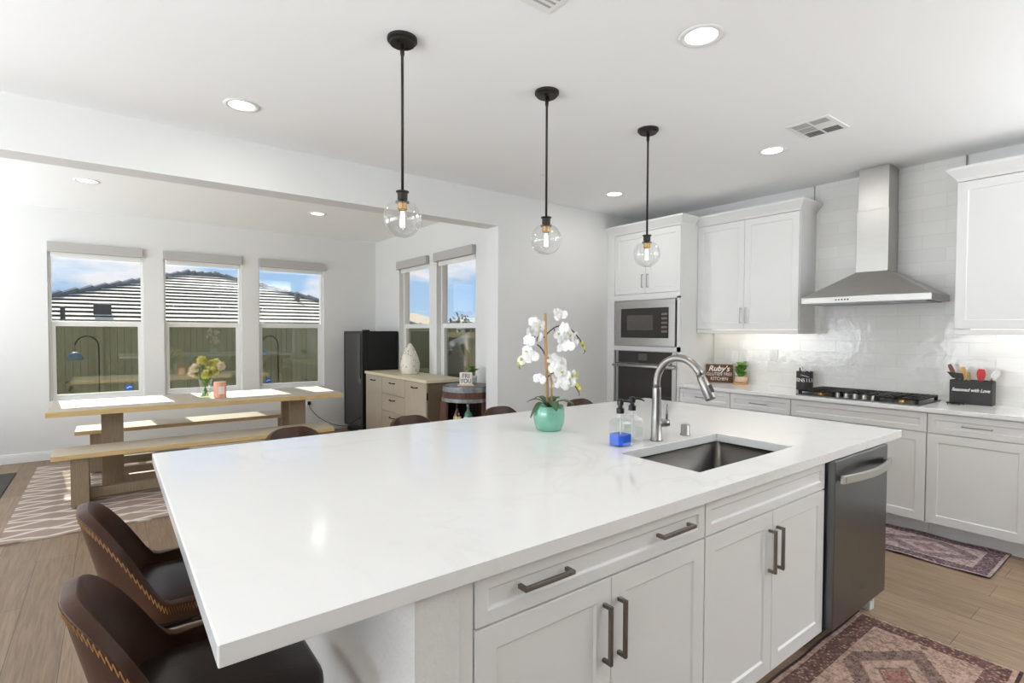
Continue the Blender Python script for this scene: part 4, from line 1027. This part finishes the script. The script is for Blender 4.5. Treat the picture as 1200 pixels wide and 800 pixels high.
# ------------------------------------------------------------------ dining nook
def slab_top(name, x0, y0, x1, y1, z0, z1, parent):
    bm = B(); bx(bm, x0, y0, z0, x1, y1, z1)
    bm.faces.ensure_lookup_table()
    ob = obj(name, bm, [OAKTOP, OAKEDGE], parent, bevel=.003)
    for f in ob.data.polygons:
        if abs(f.normal.z) < .5: f.material_index = 1
    return ob
e = empty('dining_table', (.8, 6.12, 0), 'long weathered oak trestle table under the nook windows', 'table')
slab_top('tabletop', -.428, 5.675, 2.01, 6.558, .715, .76, e)
TX = [(-.073, .087), (1.53, 1.69)]
for xa, xb in TX:
    for ya, yb in ((5.935, 5.985), (6.28, 6.33)):
        bm = B(); bx(bm, xa, ya, .0285, xb, yb, .7145); obj('leg', bm, TAUPE, e, bevel=.003)
bm = B(); bx(bm, .0875, 5.935, .03, 1.5295, 5.985, .115); obj('stretcher', bm, TAUPE, e, bevel=.003)
bm = B(); bx(bm, .0875, 6.28, .03, 1.5295, 6.33, .115); obj('stretcher', bm, TAUPE, e, bevel=.003)
def bench(y0, y1, x0, x1, label):
    e = empty('dining_bench', ((x0+x1)/2, (y0+y1)/2, 0), label, 'bench', 'oak benches at the dining table')
    slab_top('seat', x0, y0, x1, y1, .412, .45, e)
    for xa, xb in ((x0+.115, x0+.23), (x1-.23, x1-.115)):
        bm = B(); bx(bm, xa, y0+.025, .0285, xb, y1-.04, .4115); obj('leg', bm, TAUPE, e, bevel=.003)
    bm = B(); bx(bm, x0+.2305, (y0+y1)/2-.025, .05, x1-.2305, (y0+y1)/2+.025, .13); obj('stretcher', bm, TAUPE, e, bevel=.003)
bench(5.37, 5.765, -.378, 1.815, 'oak dining bench on the near side of the table')
bench(6.577, 6.98, -.285, 1.87, 'oak dining bench between the table and the windows')
RGX0, RGX1, RGY0, RGY1 = -.615, 2.45, 4.79, 7.28
bm = B(); bx(bm, RGX0, RGY0, .0005, RGX1, RGY1, .012)
tag(obj('area_rug', bm, wave_rug_mat(), origin=((RGX0+RGX1)/2, (RGY0+RGY1)/2, 0)), 'taupe and cream wavy line rug under the dining table', 'rug')
tag_r = None
bm = B(); bx(bm, -1.35, 6.13, .0005, -.76, 7.158, .01)
tag(obj('door_mat', bm, MATG, bevel=.003, origin=(-1.05, 6.64, 0)), 'dark grey door mat on the wood floor at the left edge', 'mat')

# vase of flowers and candle
VX, VY = .752, 6.04
e = empty('flower_vase', (VX, VY, .7602), 'clear glass vase of pale yellow blooms on the dining table', 'vase')
bm = B(); lathe(bm, [(.044, .7602), (.05, .765), (.052, .79), (.046, .83), (.047, .88), (.060, .935), (.064, .945)], (VX, VY, 0), 24, cap1=False); obj('vase', bm, CLEAR, e, smooth=True)
bm = B(); lathe(bm, [(.040, .7635), (.046, .77), (.047, .79), (.042, .825)], (VX, VY, 0), 20); obj('water', bm, glass_mat('pale_green_water', (.80, .87, .72), .03, .3, .05), e, smooth=True)
fl = [(-.085, 1.06, -.03, PETALC), (-.10, 1.015, .02, PETALC), (-.03, 1.135, .02, PETALY), (.01, 1.00, -.06, PETALY), (.095, 1.105, .02, PETALY), (.075, 1.03, -.03, PETALY), (.13, 1.075, -.02, PETALC), (.05, 1.09, .06, PETALY)]
VR2, VB2 = V(.74, -.67, 0), V(.12, .99, 0)
bm = B()
for u, z, d_, _ in fl:
    q = V(VX, VY, 0)+V(.985, -.17, 0)*u+VB2*d_+UZ*z
    tube(bm, bez((VX-u*.25, VY, .775), (VX+u*.1, VY, .95), q, 8), .0035, 6)
obj('flower_stem', bm, GREEN, e, smooth=True)
def pompom(c, rad, mt_):
    bm = B(); n = 90
    for i in range(n):
        z = 1-2*(i+.5)/n; t = i*2.39996; rr = math.sqrt(1-z*z); d = V(rr*math.cos(t), rr*math.sin(t), z*.85)
        leaf(bm, c+d*rad*.35, c+d*rad*random.uniform(.82, 1.15), rad*.5, 0, 3, .3)
    bmesh.ops.create_icosphere(bm, subdivisions=2, radius=rad*.5, matrix=Matrix.Translation(c))
    return bm
for u, z, d_, mt_ in fl:
    q = V(VX, VY, 0)+V(.985, -.17, 0)*u+VB2*d_+UZ*z
    obj('flower', pompom(q, .058, mt_), mt_, e, smooth=True)
bm = B()
for k in range(26):
    t = random.uniform(0, 6.28); z = random.uniform(.94, 1.03); rr = random.uniform(.05, .13)
    leaf(bm, V(VX+.02*math.cos(t), VY+.02*math.sin(t), z-.03), V(VX+rr*math.cos(t), VY+.6*rr*math.sin(t), z+.02), .04, .01, 5)
obj('foliage', bm, GREEN, e, smooth=True)
CX_, CYc = .872, 5.985
e = empty('candle_jar', (CX_, CYc, .7602), 'pink candle jar with a white label beside the flower vase', 'candle')
bm = B(); lathe(bm, [(.053, .7602), (.058, .764), (.058, .915), (.053, .915), (.053, .905), (0, .905)], (CX_, CYc, 0), 24); obj('jar', bm, PINKJ, e, smooth=False)
bm = B(); lathe(bm, [(.0525, .9055), (.0525, .921), (0, .921)], (CX_, CYc, 0), 20); obj('wax', bm, WAX, e)
bm = B(); lathe(bm, [(.0588, .80), (.0588, .875)], (CX_, CYc, 0), 8, False, False, R(-110), R(-55)); obj('label', bm, PAPER, e, solid=.0006)

# wall outlet, plug and cord to the fridge
e = empty('outlet_plate', (2.236, YW, .41), 'white wall outlet with a black plug under the dining table end', 'outlet')
bm = B(); bx(bm, 2.2, YW-.006, .35, 2.272, YW-.0005, .47); obj('plate', bm, TRIMW, e, bevel=.002)
bm = B(); bx(bm, 2.215, YW-.03, .385, 2.257, YW-.0065, .435); obj('plug', bm, BLKPL, e, bevel=.004)
bm = B(); tube(bm, [(2.236, YW-.022, .384)]+bez((2.235, YW-.03, .36), (2.36, YW-.06, .13), (2.66, YW-.065, .05), 12)+[(2.80, YW-.07, .03)], .004, 6)
tag(obj('power_cord', bm, BLKPL, smooth=True, origin=(2.3, YW-.04, .2)), 'thin black power cord drooping along the wall to the fridge', 'cord')

# wine fridge
e = empty('wine_fridge', (2.98, 7.2, 0), 'tall black glass-door wine fridge in the nook corner', 'fridge')
FY0, FY1 = 6.865, 7.565
bm = B(); bx(bm, 2.765, FY0, .06, XN-.02, FY1, 1.435); obj('body', bm, BLKPL, e, bevel=.004)
bm = B()
bx(bm, 2.70, FY0, .09, 2.76, FY0+.05, 1.435); bx(bm, 2.70, FY1-.015, .09, 2.76, FY1, 1.435); bx(bm, 2.70, FY0+.05, 1.40, 2.76, FY1-.015, 1.435); bx(bm, 2.70, FY0+.05, .09, 2.76, FY1-.015, .13)
dr = obj('door', bm, BLKPL, e, bevel=.003)
bm = B(); bx(bm, 2.705, FY0+.051, .131, 2.712, FY1-.016, 1.399); obj('door_glass', bm, FRIDGEG, dr)
bm = B(); bx(bm, 2.715, FY0-.012, 1.425, 2.80, FY0+.06, 1.452); obj('hinge_cover', bm, BLKPL, e, bevel=.003)
for k in range(5):
    bm = B(); z = .36+.21*k; bx(bm, 2.738, FY0+.06, z, 2.7645, FY1-.06, z+.025); obj('shelf', bm, NICKEL, e)
bm = B(); bx(bm, 2.74, FY0+.02, .0, XN-.05, FY1-.02, .06); obj('plinth', bm, BLKPL, e)

# sideboard
SXF, SY_0, SY_1, SZ = 2.735, 5.105, 6.845, .90
e = empty('sideboard', (2.98, 5.97, 0), 'greige wood sideboard with cream top below the narrow nook windows', 'sideboard')
bm = B(); bx(bm, SXF+.02, SY_0+.02, .05, XN-.02, SY_1-.01, SZ-.035); obj('body', bm, SIDEBR, e)
bm = B(); bx(bm, SXF+.05, SY_0+.04, 0, XN-.05, SY_1-.04, .05); obj('plinth', bm, SIDEBR, e)
bm = B(); bx(bm, SXF-.012, SY_0, SZ-.035, XN-.018, SY_1, SZ); obj('top', bm, CREAM, e, bevel=.003)
yl, ym, yr = 6.309, 5.66, SY_0+.02
def plank_front(name, ya, yb, za, zb, hz=None, hy=None):
    bm = B(); bx(bm, SXF, ya+.003, za, SXF+.0195, yb-.003, zb)
    d = obj(name, bm, GREIGE, e, bevel=.002)
    bm = B(); cz, cyh = (hz or (za+zb)/2), (hy or (ya+yb)/2)
    tube(bm, [(SXF-.001, cyh+.065, cz), (SXF-.022, cyh+.062, cz)]+bez((SXF-.025, cyh+.055, cz), (SXF-.032, cyh, cz-.008), (SXF-.025, cyh-.055, cz), 8)+[(SXF-.022, cyh-.062, cz), (SXF-.001, cyh-.065, cz)], .006, 6)
    obj('handle', bm, BLACK, d, smooth=True); return d
d = plank_front('door', yl, SY_1-.012, .07, SZ-.04, hz=.80); 
plank_front('door', yr, ym, .07, SZ-.04, hz=.80)
for za, zb in ((.655, SZ-.04), (.44, .65), (.07, .435)): plank_front('drawer', ym, yl, za, zb, hz=zb-.06)
bm = B()
for y in (SY_0+.021,): bx(bm, SXF+.004, y-.006, .68, SXF+.016, y-.001, .76)
obj('hinge', bm, BLACK, e)

# white speckled vase
vx, vy = 2.985, 6.02
e = empty('ceramic_vase', (vx, vy, .9002), 'white teardrop vase with gold speckles on the sideboard', 'vase')
prof = [(.095, .9002), (.105, .91), (.118, .97), (.12, 1.03), (.105, 1.10), (.078, 1.17), (.045, 1.235), (.022, 1.27), (.012, 1.283), (.0, 1.287)]
bm = B(); lathe(bm, prof, (vx, vy, 0), 28); obj('body', bm, CERAM, e, smooth=True)
bm = B()
def prad(z):
    for (r0_, z0_), (r1_, z1_) in zip(prof, prof[1:]):
        if z0_ <= z <= z1_: return r0_+(r1_-r0_)*(z-z0_)/(z1_-z0_)
    return .01
for k in range(60):
    z = random.uniform(.93, 1.25); t = random.uniform(0, 6.28); rr = prad(z)
    bmesh.ops.create_icosphere(bm, subdivisions=1, radius=random.uniform(.006, .009), matrix=Matrix.Translation((vx+rr*math.cos(t), vy+rr*math.sin(t), z)))
obj('speckle', bm, GOLD, e)

# barrel bar
bx_, by_ = 2.962, 4.64
e = empty('barrel_bar', (bx_, by_, 0), 'aged wine barrel bar with steel hoops beside the sideboard', 'barrel')
def brad(z): return .232+.05*math.cos((z-.44)/.44*1.1)**1 
pz = [.0, .08, .16, .3, .44, .58, .72]
bm = B(); a0, a1 = R(268), R(268+280)               # open niche faces the camera's left
lathe(bm, [(brad(z), z) for z in pz], (bx_, by_, 0), 36, False, False, a0, a1); obj('stave_wall', bm, BARRELW, e, solid=.025, smooth=False)
bm = B(); lathe(bm, [(brad(.72), .72), (brad(.80), .80), (brad(.875), .875)], (bx_, by_, 0), 36); obj('top_ring', bm, BARRELW, e)
for z0_, z1_ in ((.722, .757), (.822, .874)):
    bm = B(); lathe(bm, [(brad(z0_)+.001, z0_), (brad(z1_)+.001, z1_)], (bx_, by_, 0), 40, False, False); obj('hoop', bm, HOOPM, e, solid=.005)
bm = B(); lathe(bm, [(brad(.875)-.02, .8755), (brad(.875)-.02, .880), (0, .880)], (bx_, by_, 0), 36); obj('lid', bm, HOOPM, e)
for z in (.02, .43):
    bm = B(); lathe(bm, [(brad(z)-.03, z), (brad(z)-.03, z+.02)], (bx_, by_, 0), 30); obj('shelf', bm, BARRELW, e)
def bottle(x, y, z, h, rad, mt_, lmt, label):
    e = empty('bottle', (x, y, z), label, 'bottle', 'bottles inside the barrel bar')
    bm = B(); lathe(bm, [(rad*.95, z), (rad, z+.005), (rad, z+h*.55), (rad*.8, z+h*.64), (rad*.36, z+h*.74), (rad*.34, z+h*.93)], (x, y, 0), 18); obj('glass', bm, mt_, e, smooth=True)
    bm = B(); lathe(bm, [(rad+.0008, z+h*.12), (rad+.0008, z+h*.48)], (x, y, 0), 18, False, False); obj('label', bm, lmt, e)
    bm = B(); lathe(bm, [(rad*.42, z+h*.9), (rad*.42, z+h)], (x, y, 0), 12); obj('cap', bm, mt_ if mt_ is AMBER else NICKEL, e)
bottle(2.79, 4.572, .4505, .262, .040, AMBER, LABELC, 'amber bottle with a cream label in the barrel niche')
bottle(2.872, 4.492, .4505, .25, .045, GREENG, PAPER, 'green glass bottle with a pale label in the barrel niche')
# block sign and plant on the barrel
PO = V(2.835, 4.60, .8805); pu = V(.7952, -.6063, 0); pn_ = V(-.6063, -.7952, 0)
e = empty('block_sign', PO, 'small white block letter sign standing on the barrel', 'sign')
bm = B(); obox(bm, PO, pu, UZ, -pn_, .13, .135, .03); obj('block', bm, CERAM, e, bevel=.006)
bm = B(); obox(bm, PO-pu*.02+pn_*.03, pu, UZ, -pn_, .17, .012, .08); bmesh.ops.translate(bm, vec=(0, 0, 0), verts=bm.verts[:]); obj('base', bm, PINKPOT, e, bevel=.002)
GREYT = mat('grey_lettering', (120, 112, 118), .6)
text('lettering', 'FRI', .062, PO+pu*.065+UZ*.098+pn_*.0015, pu, pn_, GREYT, e, sx=.95, bold=.001)
text('lettering', 'YOU', .062, PO+pu*.065+UZ*.045+pn_*.0015, pu, pn_, GREYT, e, sx=.85, bold=.001)
qx, qy = 3.06, 4.72
e = empty('potted_plant', (qx, qy, .8805), 'trailing green plant in a white pot on the barrel', 'plant')
bm = B(); lathe(bm, [(.04, .8805), (.055, .9), (.06, .95), (.055, .965), (.05, .965), (.05, .955), (0, .955)], (qx, qy, 0), 20); obj('pot', bm, CERAM, e, smooth=True)
bm = B()
for k in range(22):
    t = random.uniform(0, 6.28); z = random.uniform(.97, 1.07); rr = random.uniform(.03, .12)
    leaf(bm, V(qx+.2*rr*math.cos(t), qy+.2*rr*math.sin(t), z-.02), V(qx+rr*math.cos(t), qy+rr*math.sin(t), z+random.uniform(-.03, .02)), .055, .012, 5)
for t in range(5): tube(bm, [(qx, qy, .95), (qx+.03*math.cos(t*1.3), qy+.03*math.sin(t*1.3), 1.03)], .003, 5)
obj('foliage', bm, GREEN, e, smooth=True)

# ------------------------------------------------------------------ kitchen runners
def runner(name, cx, cy, L, Wd, rz, mt_, label, th=.008):
    bm = B(); nx_, ny_ = 40, 10
    vv = [[bm.verts.new((-L/2+L*i/nx_, -Wd/2+Wd*j/ny_, th+.004*math.sin(i*.8+j*.1)*(1 if j in (0, ny_) else .2))) for j in range(ny_+1)] for i in range(nx_+1)]
    for i in range(nx_):
        for j in range(ny_): bm.faces.new((vv[i][j], vv[i+1][j], vv[i+1][j+1], vv[i][j+1]))
    o_ = obj(name, bm, mt_, solid=.005); o_.location = (cx, cy, .0); o_.rotation_euler = (0, 0, rz); tag(o_, label, 'rug'); return o_
PM1 = persian_mat('faded_mauve_runner', 2.0, .60, (150, 126, 126), (88, 72, 84), (184, 164, 160), (138, 106, 104))
PM2 = persian_mat('faded_rust_runner', 2.2, .64, (162, 124, 108), (84, 64, 68), (186, 158, 142), (138, 76, 70))
runner('runner_rug', 4.335, 1.70, 1.96, .56, R(90), PM1, 'faded mauve medallion runner on the floor along the kitchen wall')
runner('runner_rug', 1.95, .735, 2.16, .62, 0, PM2, 'faded rust medallion runner on the floor in front of the island sink')

# ------------------------------------------------------------------ outdoors
bm = B(); bx(bm, -14, YW+.4, -.35, 24, 26, -.15); struct('ground_yard', bm, GRAVEL)
bm = B(); bx(bm, XN+.4, -2, -.35, 24, YW+.4, -.15); struct('ground_side_yard', bm, GRAVEL)
e = empty('garden_fence', (1, 11.5, -.15), 'tan board fence behind the three dining windows', 'fence')
bm = B()
for k in range(124):
    x = -5.5+k*.1; bx(bm, x, 11.5, -.15, x+.0955, 11.52, 1.50)
obj('board_panel', bm, FENCE, e)
bm = B(); bx(bm, -5.5, 11.521, -.15, 6.9, 11.53, 1.50); obj('backing', bm, DSCRN, e)
bm = B(); bx(bm, -5.5, 11.46, 1.50, 6.9, 11.56, 1.60); obj('top_rail', bm, FENCE, e)
for x in (-2.6, -.2, 2.2, 4.6):
    bm = B(); bx(bm, x, 11.40, -.15, x+.1, 11.50, 1.5); obj('post', bm, FENCE, e)
# neighbour's roof: overlapping courses of flat tile
e = empty('neighbour_house', (1.5, 17, -2), 'neighbouring house with a striped cream tile hip roof', 'house')
EY, EZ, RY, RZ_ = 13.0, 1.42, 17.75, 3.03
sl = (RZ_-EZ)/(RY-EY); RX0, RX1 = 1.75, 2.55
bm = B(); n = 17; rb = B()
for k in range(n):
    ya = EY+(RY-EY)*k/n; yb = EY+(RY-EY)*(k+1)/n
    def xr(y):
        xl = RX0-(RY-y)*1.02; xr_ = RX1+(RY-y)*.98
        if y < 14.6: xl = -8
        return xl, xr_
    (la, ra), (lb_, rb_) = xr(ya+.01), xr(yb-.01)
    za = EZ+sl*(ya-EY)+.045; zb = EZ+sl*(yb-EY)+.006
    if ya < 14.6 <= yb: lb_ = RX0-(RY-yb)*1.02; 
    q = [(la, ya, za), (ra, ya, za), (rb_, yb+.03, zb), (lb_, yb+.03, zb)]
    v = [bm.verts.new(c) for c in q]; w2 = [bm.verts.new((c[0], c[1], c[2]-.014)) for c in q]
    bm.faces.new(v); bm.faces.new(w2[::-1])
    for i in range(4): bm.faces.new((v[i], v[(i+1) % 4], w2[(i+1) % 4], w2[i]))
    u = [rb.verts.new((la, ya, EZ+sl*(ya-EY)-.02)), rb.verts.new((ra, ya, EZ+sl*(ya-EY)-.02)), rb.verts.new((rb_, yb, EZ+sl*(yb-EY)-.02)), rb.verts.new((lb_, yb, EZ+sl*(yb-EY)-.02))]
    rb.faces.new(u)
rf = obj('roof', bm, TILE_R, e); obj('roof_deck', rb, mat('roof_felt', (74, 68, 58), .9), rf)
bm = B(); N_ = 26
def hipline(p0, p1, n, bm):
    p0, p1 = Vector(p0), Vector(p1)
    for i in range(n):
        a_ = p0+(p1-p0)*(i/n); b_ = p0+(p1-p0)*((i+1.25)/n)
        tube(bm, [a_+UZ*.03, b_+UZ*.07], [.065, .085], 8)
hipline((RX0-(RY-14.6)*1.02, 14.6, EZ+sl*1.6), (RX0, RY, RZ_), 12, bm); hipline((RX0, RY, RZ_), (RX1, RY, RZ_), 4, bm); hipline((RX1+(RY-EY)*.98, EY, EZ), (RX1, RY, RZ_), 18, bm)
hipline((-8, 14.65, EZ+sl*1.62), (RX0-(RY-14.6)*1.02, 14.6, EZ+sl*1.6), 16, bm)
obj('ridge_cap', bm, RIDGE, rf)
bm = B(); bx(bm, -8, EY+.4, -2, 7.0, EY+.6, EZ+.1); obj('wall', bm, STUCCO, e)
bm = B()
v = [bm.verts.new(c) for c in ((RX0-(RY-14.6)*1.02, 14.6, EZ+sl*1.6), (RX0, RY, RZ_), (RX1, RY, RZ_), (RX1+(RY-EY)*.98, EY, EZ), (RX1+(RY-EY)*.98, 22, EZ), (-3, 22, EZ))]
bm.faces.new((v[0], v[1], v[5])); bm.faces.new((v[1], v[2], v[4], v[5])); bm.faces.new((v[2], v[3], v[4])); obj('rear_roof', bm, RIDGE, e)
for x, y, w, h in ((-.12, 13.9, .30, .26), (.62, 13.75, .10, .30), (-.72, 13.2, .07, .40), (2.85, 14.7, .36, .2), (2.5, 13.25, .14, .14), (2.9, 13.25, .14, .14), (4.25, 13.1, .08, .35), (4.2, 15.4, .1, .25)):
    z = EZ+sl*(y-EY); bm = B(); bx(bm, x-w/2, y, z-.02, x+w/2, y+.2, z+h)
    obj('roof_vent', bm, mat('grey_roof_vent', (78, 78, 76), .7), e, bevel=.02)
# shepherd hooks
def hook(x, y, label, feeder):
    e = empty('garden_hook', (x, y, -.15), label, 'garden hook')
    bm = B(); pts = [(x, y, -.15), (x, y, 1.2)]+[(x-.13+.13*math.cos(R(k*15)), y, 1.2+.15*math.sin(R(k*15))) for k in range(1, 12)]+[(x-.27, y, 1.24)]
    tube(bm, pts, .011, 6); obj('pole', bm, BLACK, e, smooth=True)
    if feeder:
        bm = B(); tube(bm, [(x-.26, y, 1.24), (x-.26, y, 1.13)], .004, 5); obj('hanger', bm, BLACK, e)
        bm = B(); lathe(bm, [(.09, 1.02), (.1, 1.03), (.07, 1.10), (.02, 1.13)], (x-.26, y, 0), 16); obj('feeder', bm, mat('slate_blue', (84, 112, 140), .5), e, smooth=True)
hook(-.13, 9.5, 'black shepherd hook with a hanging blue feeder outside the leftmost window', True)
hook(2.26, 9.5, 'black shepherd hook outside the third window', True)
def shrub(x, y, z0, rx, rz_, mt_, label, n=160, trunk=None):
    e = empty('shrub' if not trunk else 'tree', (x, y, z0), label, 'shrub' if not trunk else 'tree')
    bm = B()
    for k in range(n):
        z = random.uniform(-1, 1); t = random.uniform(0, 6.28); rr = math.sqrt(max(0, 1-z*z)); s = random.uniform(.55, 1.0)
        c = V(x+rx*rr*math.cos(t)*s, y+rx*rr*math.sin(t)*s, z0+(trunk or 0)+rz_*(1+z*s))
        d = V(random.uniform(-1, 1), random.uniform(-1, 1), random.uniform(-.3, .8)).normalized()*rx*.35
        leaf(bm, c-d/2, c+d/2, rx*.16, rx*.03, 4)
    obj('foliage', bm, mt_, e, smooth=True)
    bm = B()
    for k in range(5):
        t = k*1.3; tube(bm, [(x, y, z0), (x+.1*rx*math.cos(t), y+.1*rx*math.sin(t), z0+(trunk or 0)+rz_*.4), (x+.6*rx*math.cos(t), y+.6*rx*math.sin(t), z0+(trunk or 0)+rz_*1.4)], [.03*rx+.006, .02*rx+.005, .004], 6)
    obj('stem', bm, BARK, e, smooth=True)
shrub(-.60, 10.4, -.15, .28, .42, DKBUSH, 'dry dark shrub by the fence outside the leftmost window')
shrub(3.05, 10.2, -.15, .28, .36, DKBUSH, 'dry dark shrub by the fence outside the third window')
shrub(2.0, 9.9, -.15, .16, .28, DKBUSH, 'small dark shrub beside the shepherd hook outside the third window')
# side yard beyond the two narrow windows
e = empty('patio_screen', (6.3, 10.6, -.15), 'tan framed dark slatted screen outside the two narrow windows', 'screen')
bm = B(); bx(bm, 6.3, 8.2, 1.30, 6.42, 11.38, 1.42); obj('top_beam', bm, TANP, e)
for y in (11.24, 9.88, 8.3):
    bm = B(); bx(bm, 6.3, y, -.15, 6.42, y+.14, 1.30); obj('post', bm, TANP, e)
bm = B()
for k in range(22): bx(bm, 6.40, 10.03, -.15+k*.066, 6.415, 11.24, -.15+k*.066+.058)
bx(bm, 6.416, 10.03, -.15, 6.42, 11.24, 1.3); obj('slat_panel', bm, DSCRN, e)
e = empty('side_fence', (9.5, 12, -.15), 'tan board fence across the side yard beyond the barrel window', 'fence')
bm = B()
for k in range(70):
    y = 4.0+k*.2; bx(bm, 9.5, y, -.15, 9.52, y+.19, 1.28)
bx(bm, 9.515, 4, -.15, 9.53, 18, 1.28); obj('board_panel', bm, FENCE, e)
bm = B(); bx(bm, 9.47, 4, 1.28, 9.57, 18, 1.36); obj('top_rail', bm, FENCE, e)
shrub(6.9, 9.25, -.15, .55, .72, BUSH, 'leafy green shrub outside the window above the barrel', 220)
shrub(8.3, 8.0, -.15, .45, .4, DKBUSH, 'low dry shrub outside the window above the barrel', 160)
shrub(12.0, 19.6, -.5, .75, .75, BUSH, 'young dark green tree on the skyline in the window above the barrel', 260, trunk=1.2)
e = empty('distant_house', (13, 27, -1), 'tan house roof on the skyline in the window above the vase', 'house')
bm = B(); bx(bm, 9.5, 25, -1, 15.2, 29, 1.6); obj('wall', bm, STUCCO, e)
bm = B(); v = [bm.verts.new(c) for c in ((9.2, 24.6, 1.6), (15.5, 24.6, 1.6), (15.5, 29.4, 1.6), (9.2, 29.4, 1.6), (11, 27, 2.45), (13.8, 27, 2.45))]
for f in ((0, 1, 5, 4), (1, 2, 5), (2, 3, 4, 5), (3, 0, 4), (3, 2, 1, 0)): bm.faces.new([v[i] for i in f])
obj('roof', bm, STUCCO, e)
e = empty('distant_house', (19, 22, -1), 'grey green house wall on the skyline beyond the young tree', 'house')
bm = B(); bx(bm, 15, 19, -1, 22, 24, 1.9); obj('wall', bm, mat('grey_green_stucco', (150, 160, 148), .9), e)
bm = B(); v = [bm.verts.new(c) for c in ((14.7, 18.7, 1.9), (22.3, 18.7, 1.9), (22.3, 24.3, 1.9), (14.7, 24.3, 1.9), (17, 21.5, 2.9), (20, 21.5, 2.9))]
for f in ((0, 1, 5, 4), (1, 2, 5), (2, 3, 4, 5), (3, 0, 4), (3, 2, 1, 0)): bm.faces.new([v[i] for i in f])
obj('roof', bm, mat('grey_green_roof', (136, 146, 138), .9), e)
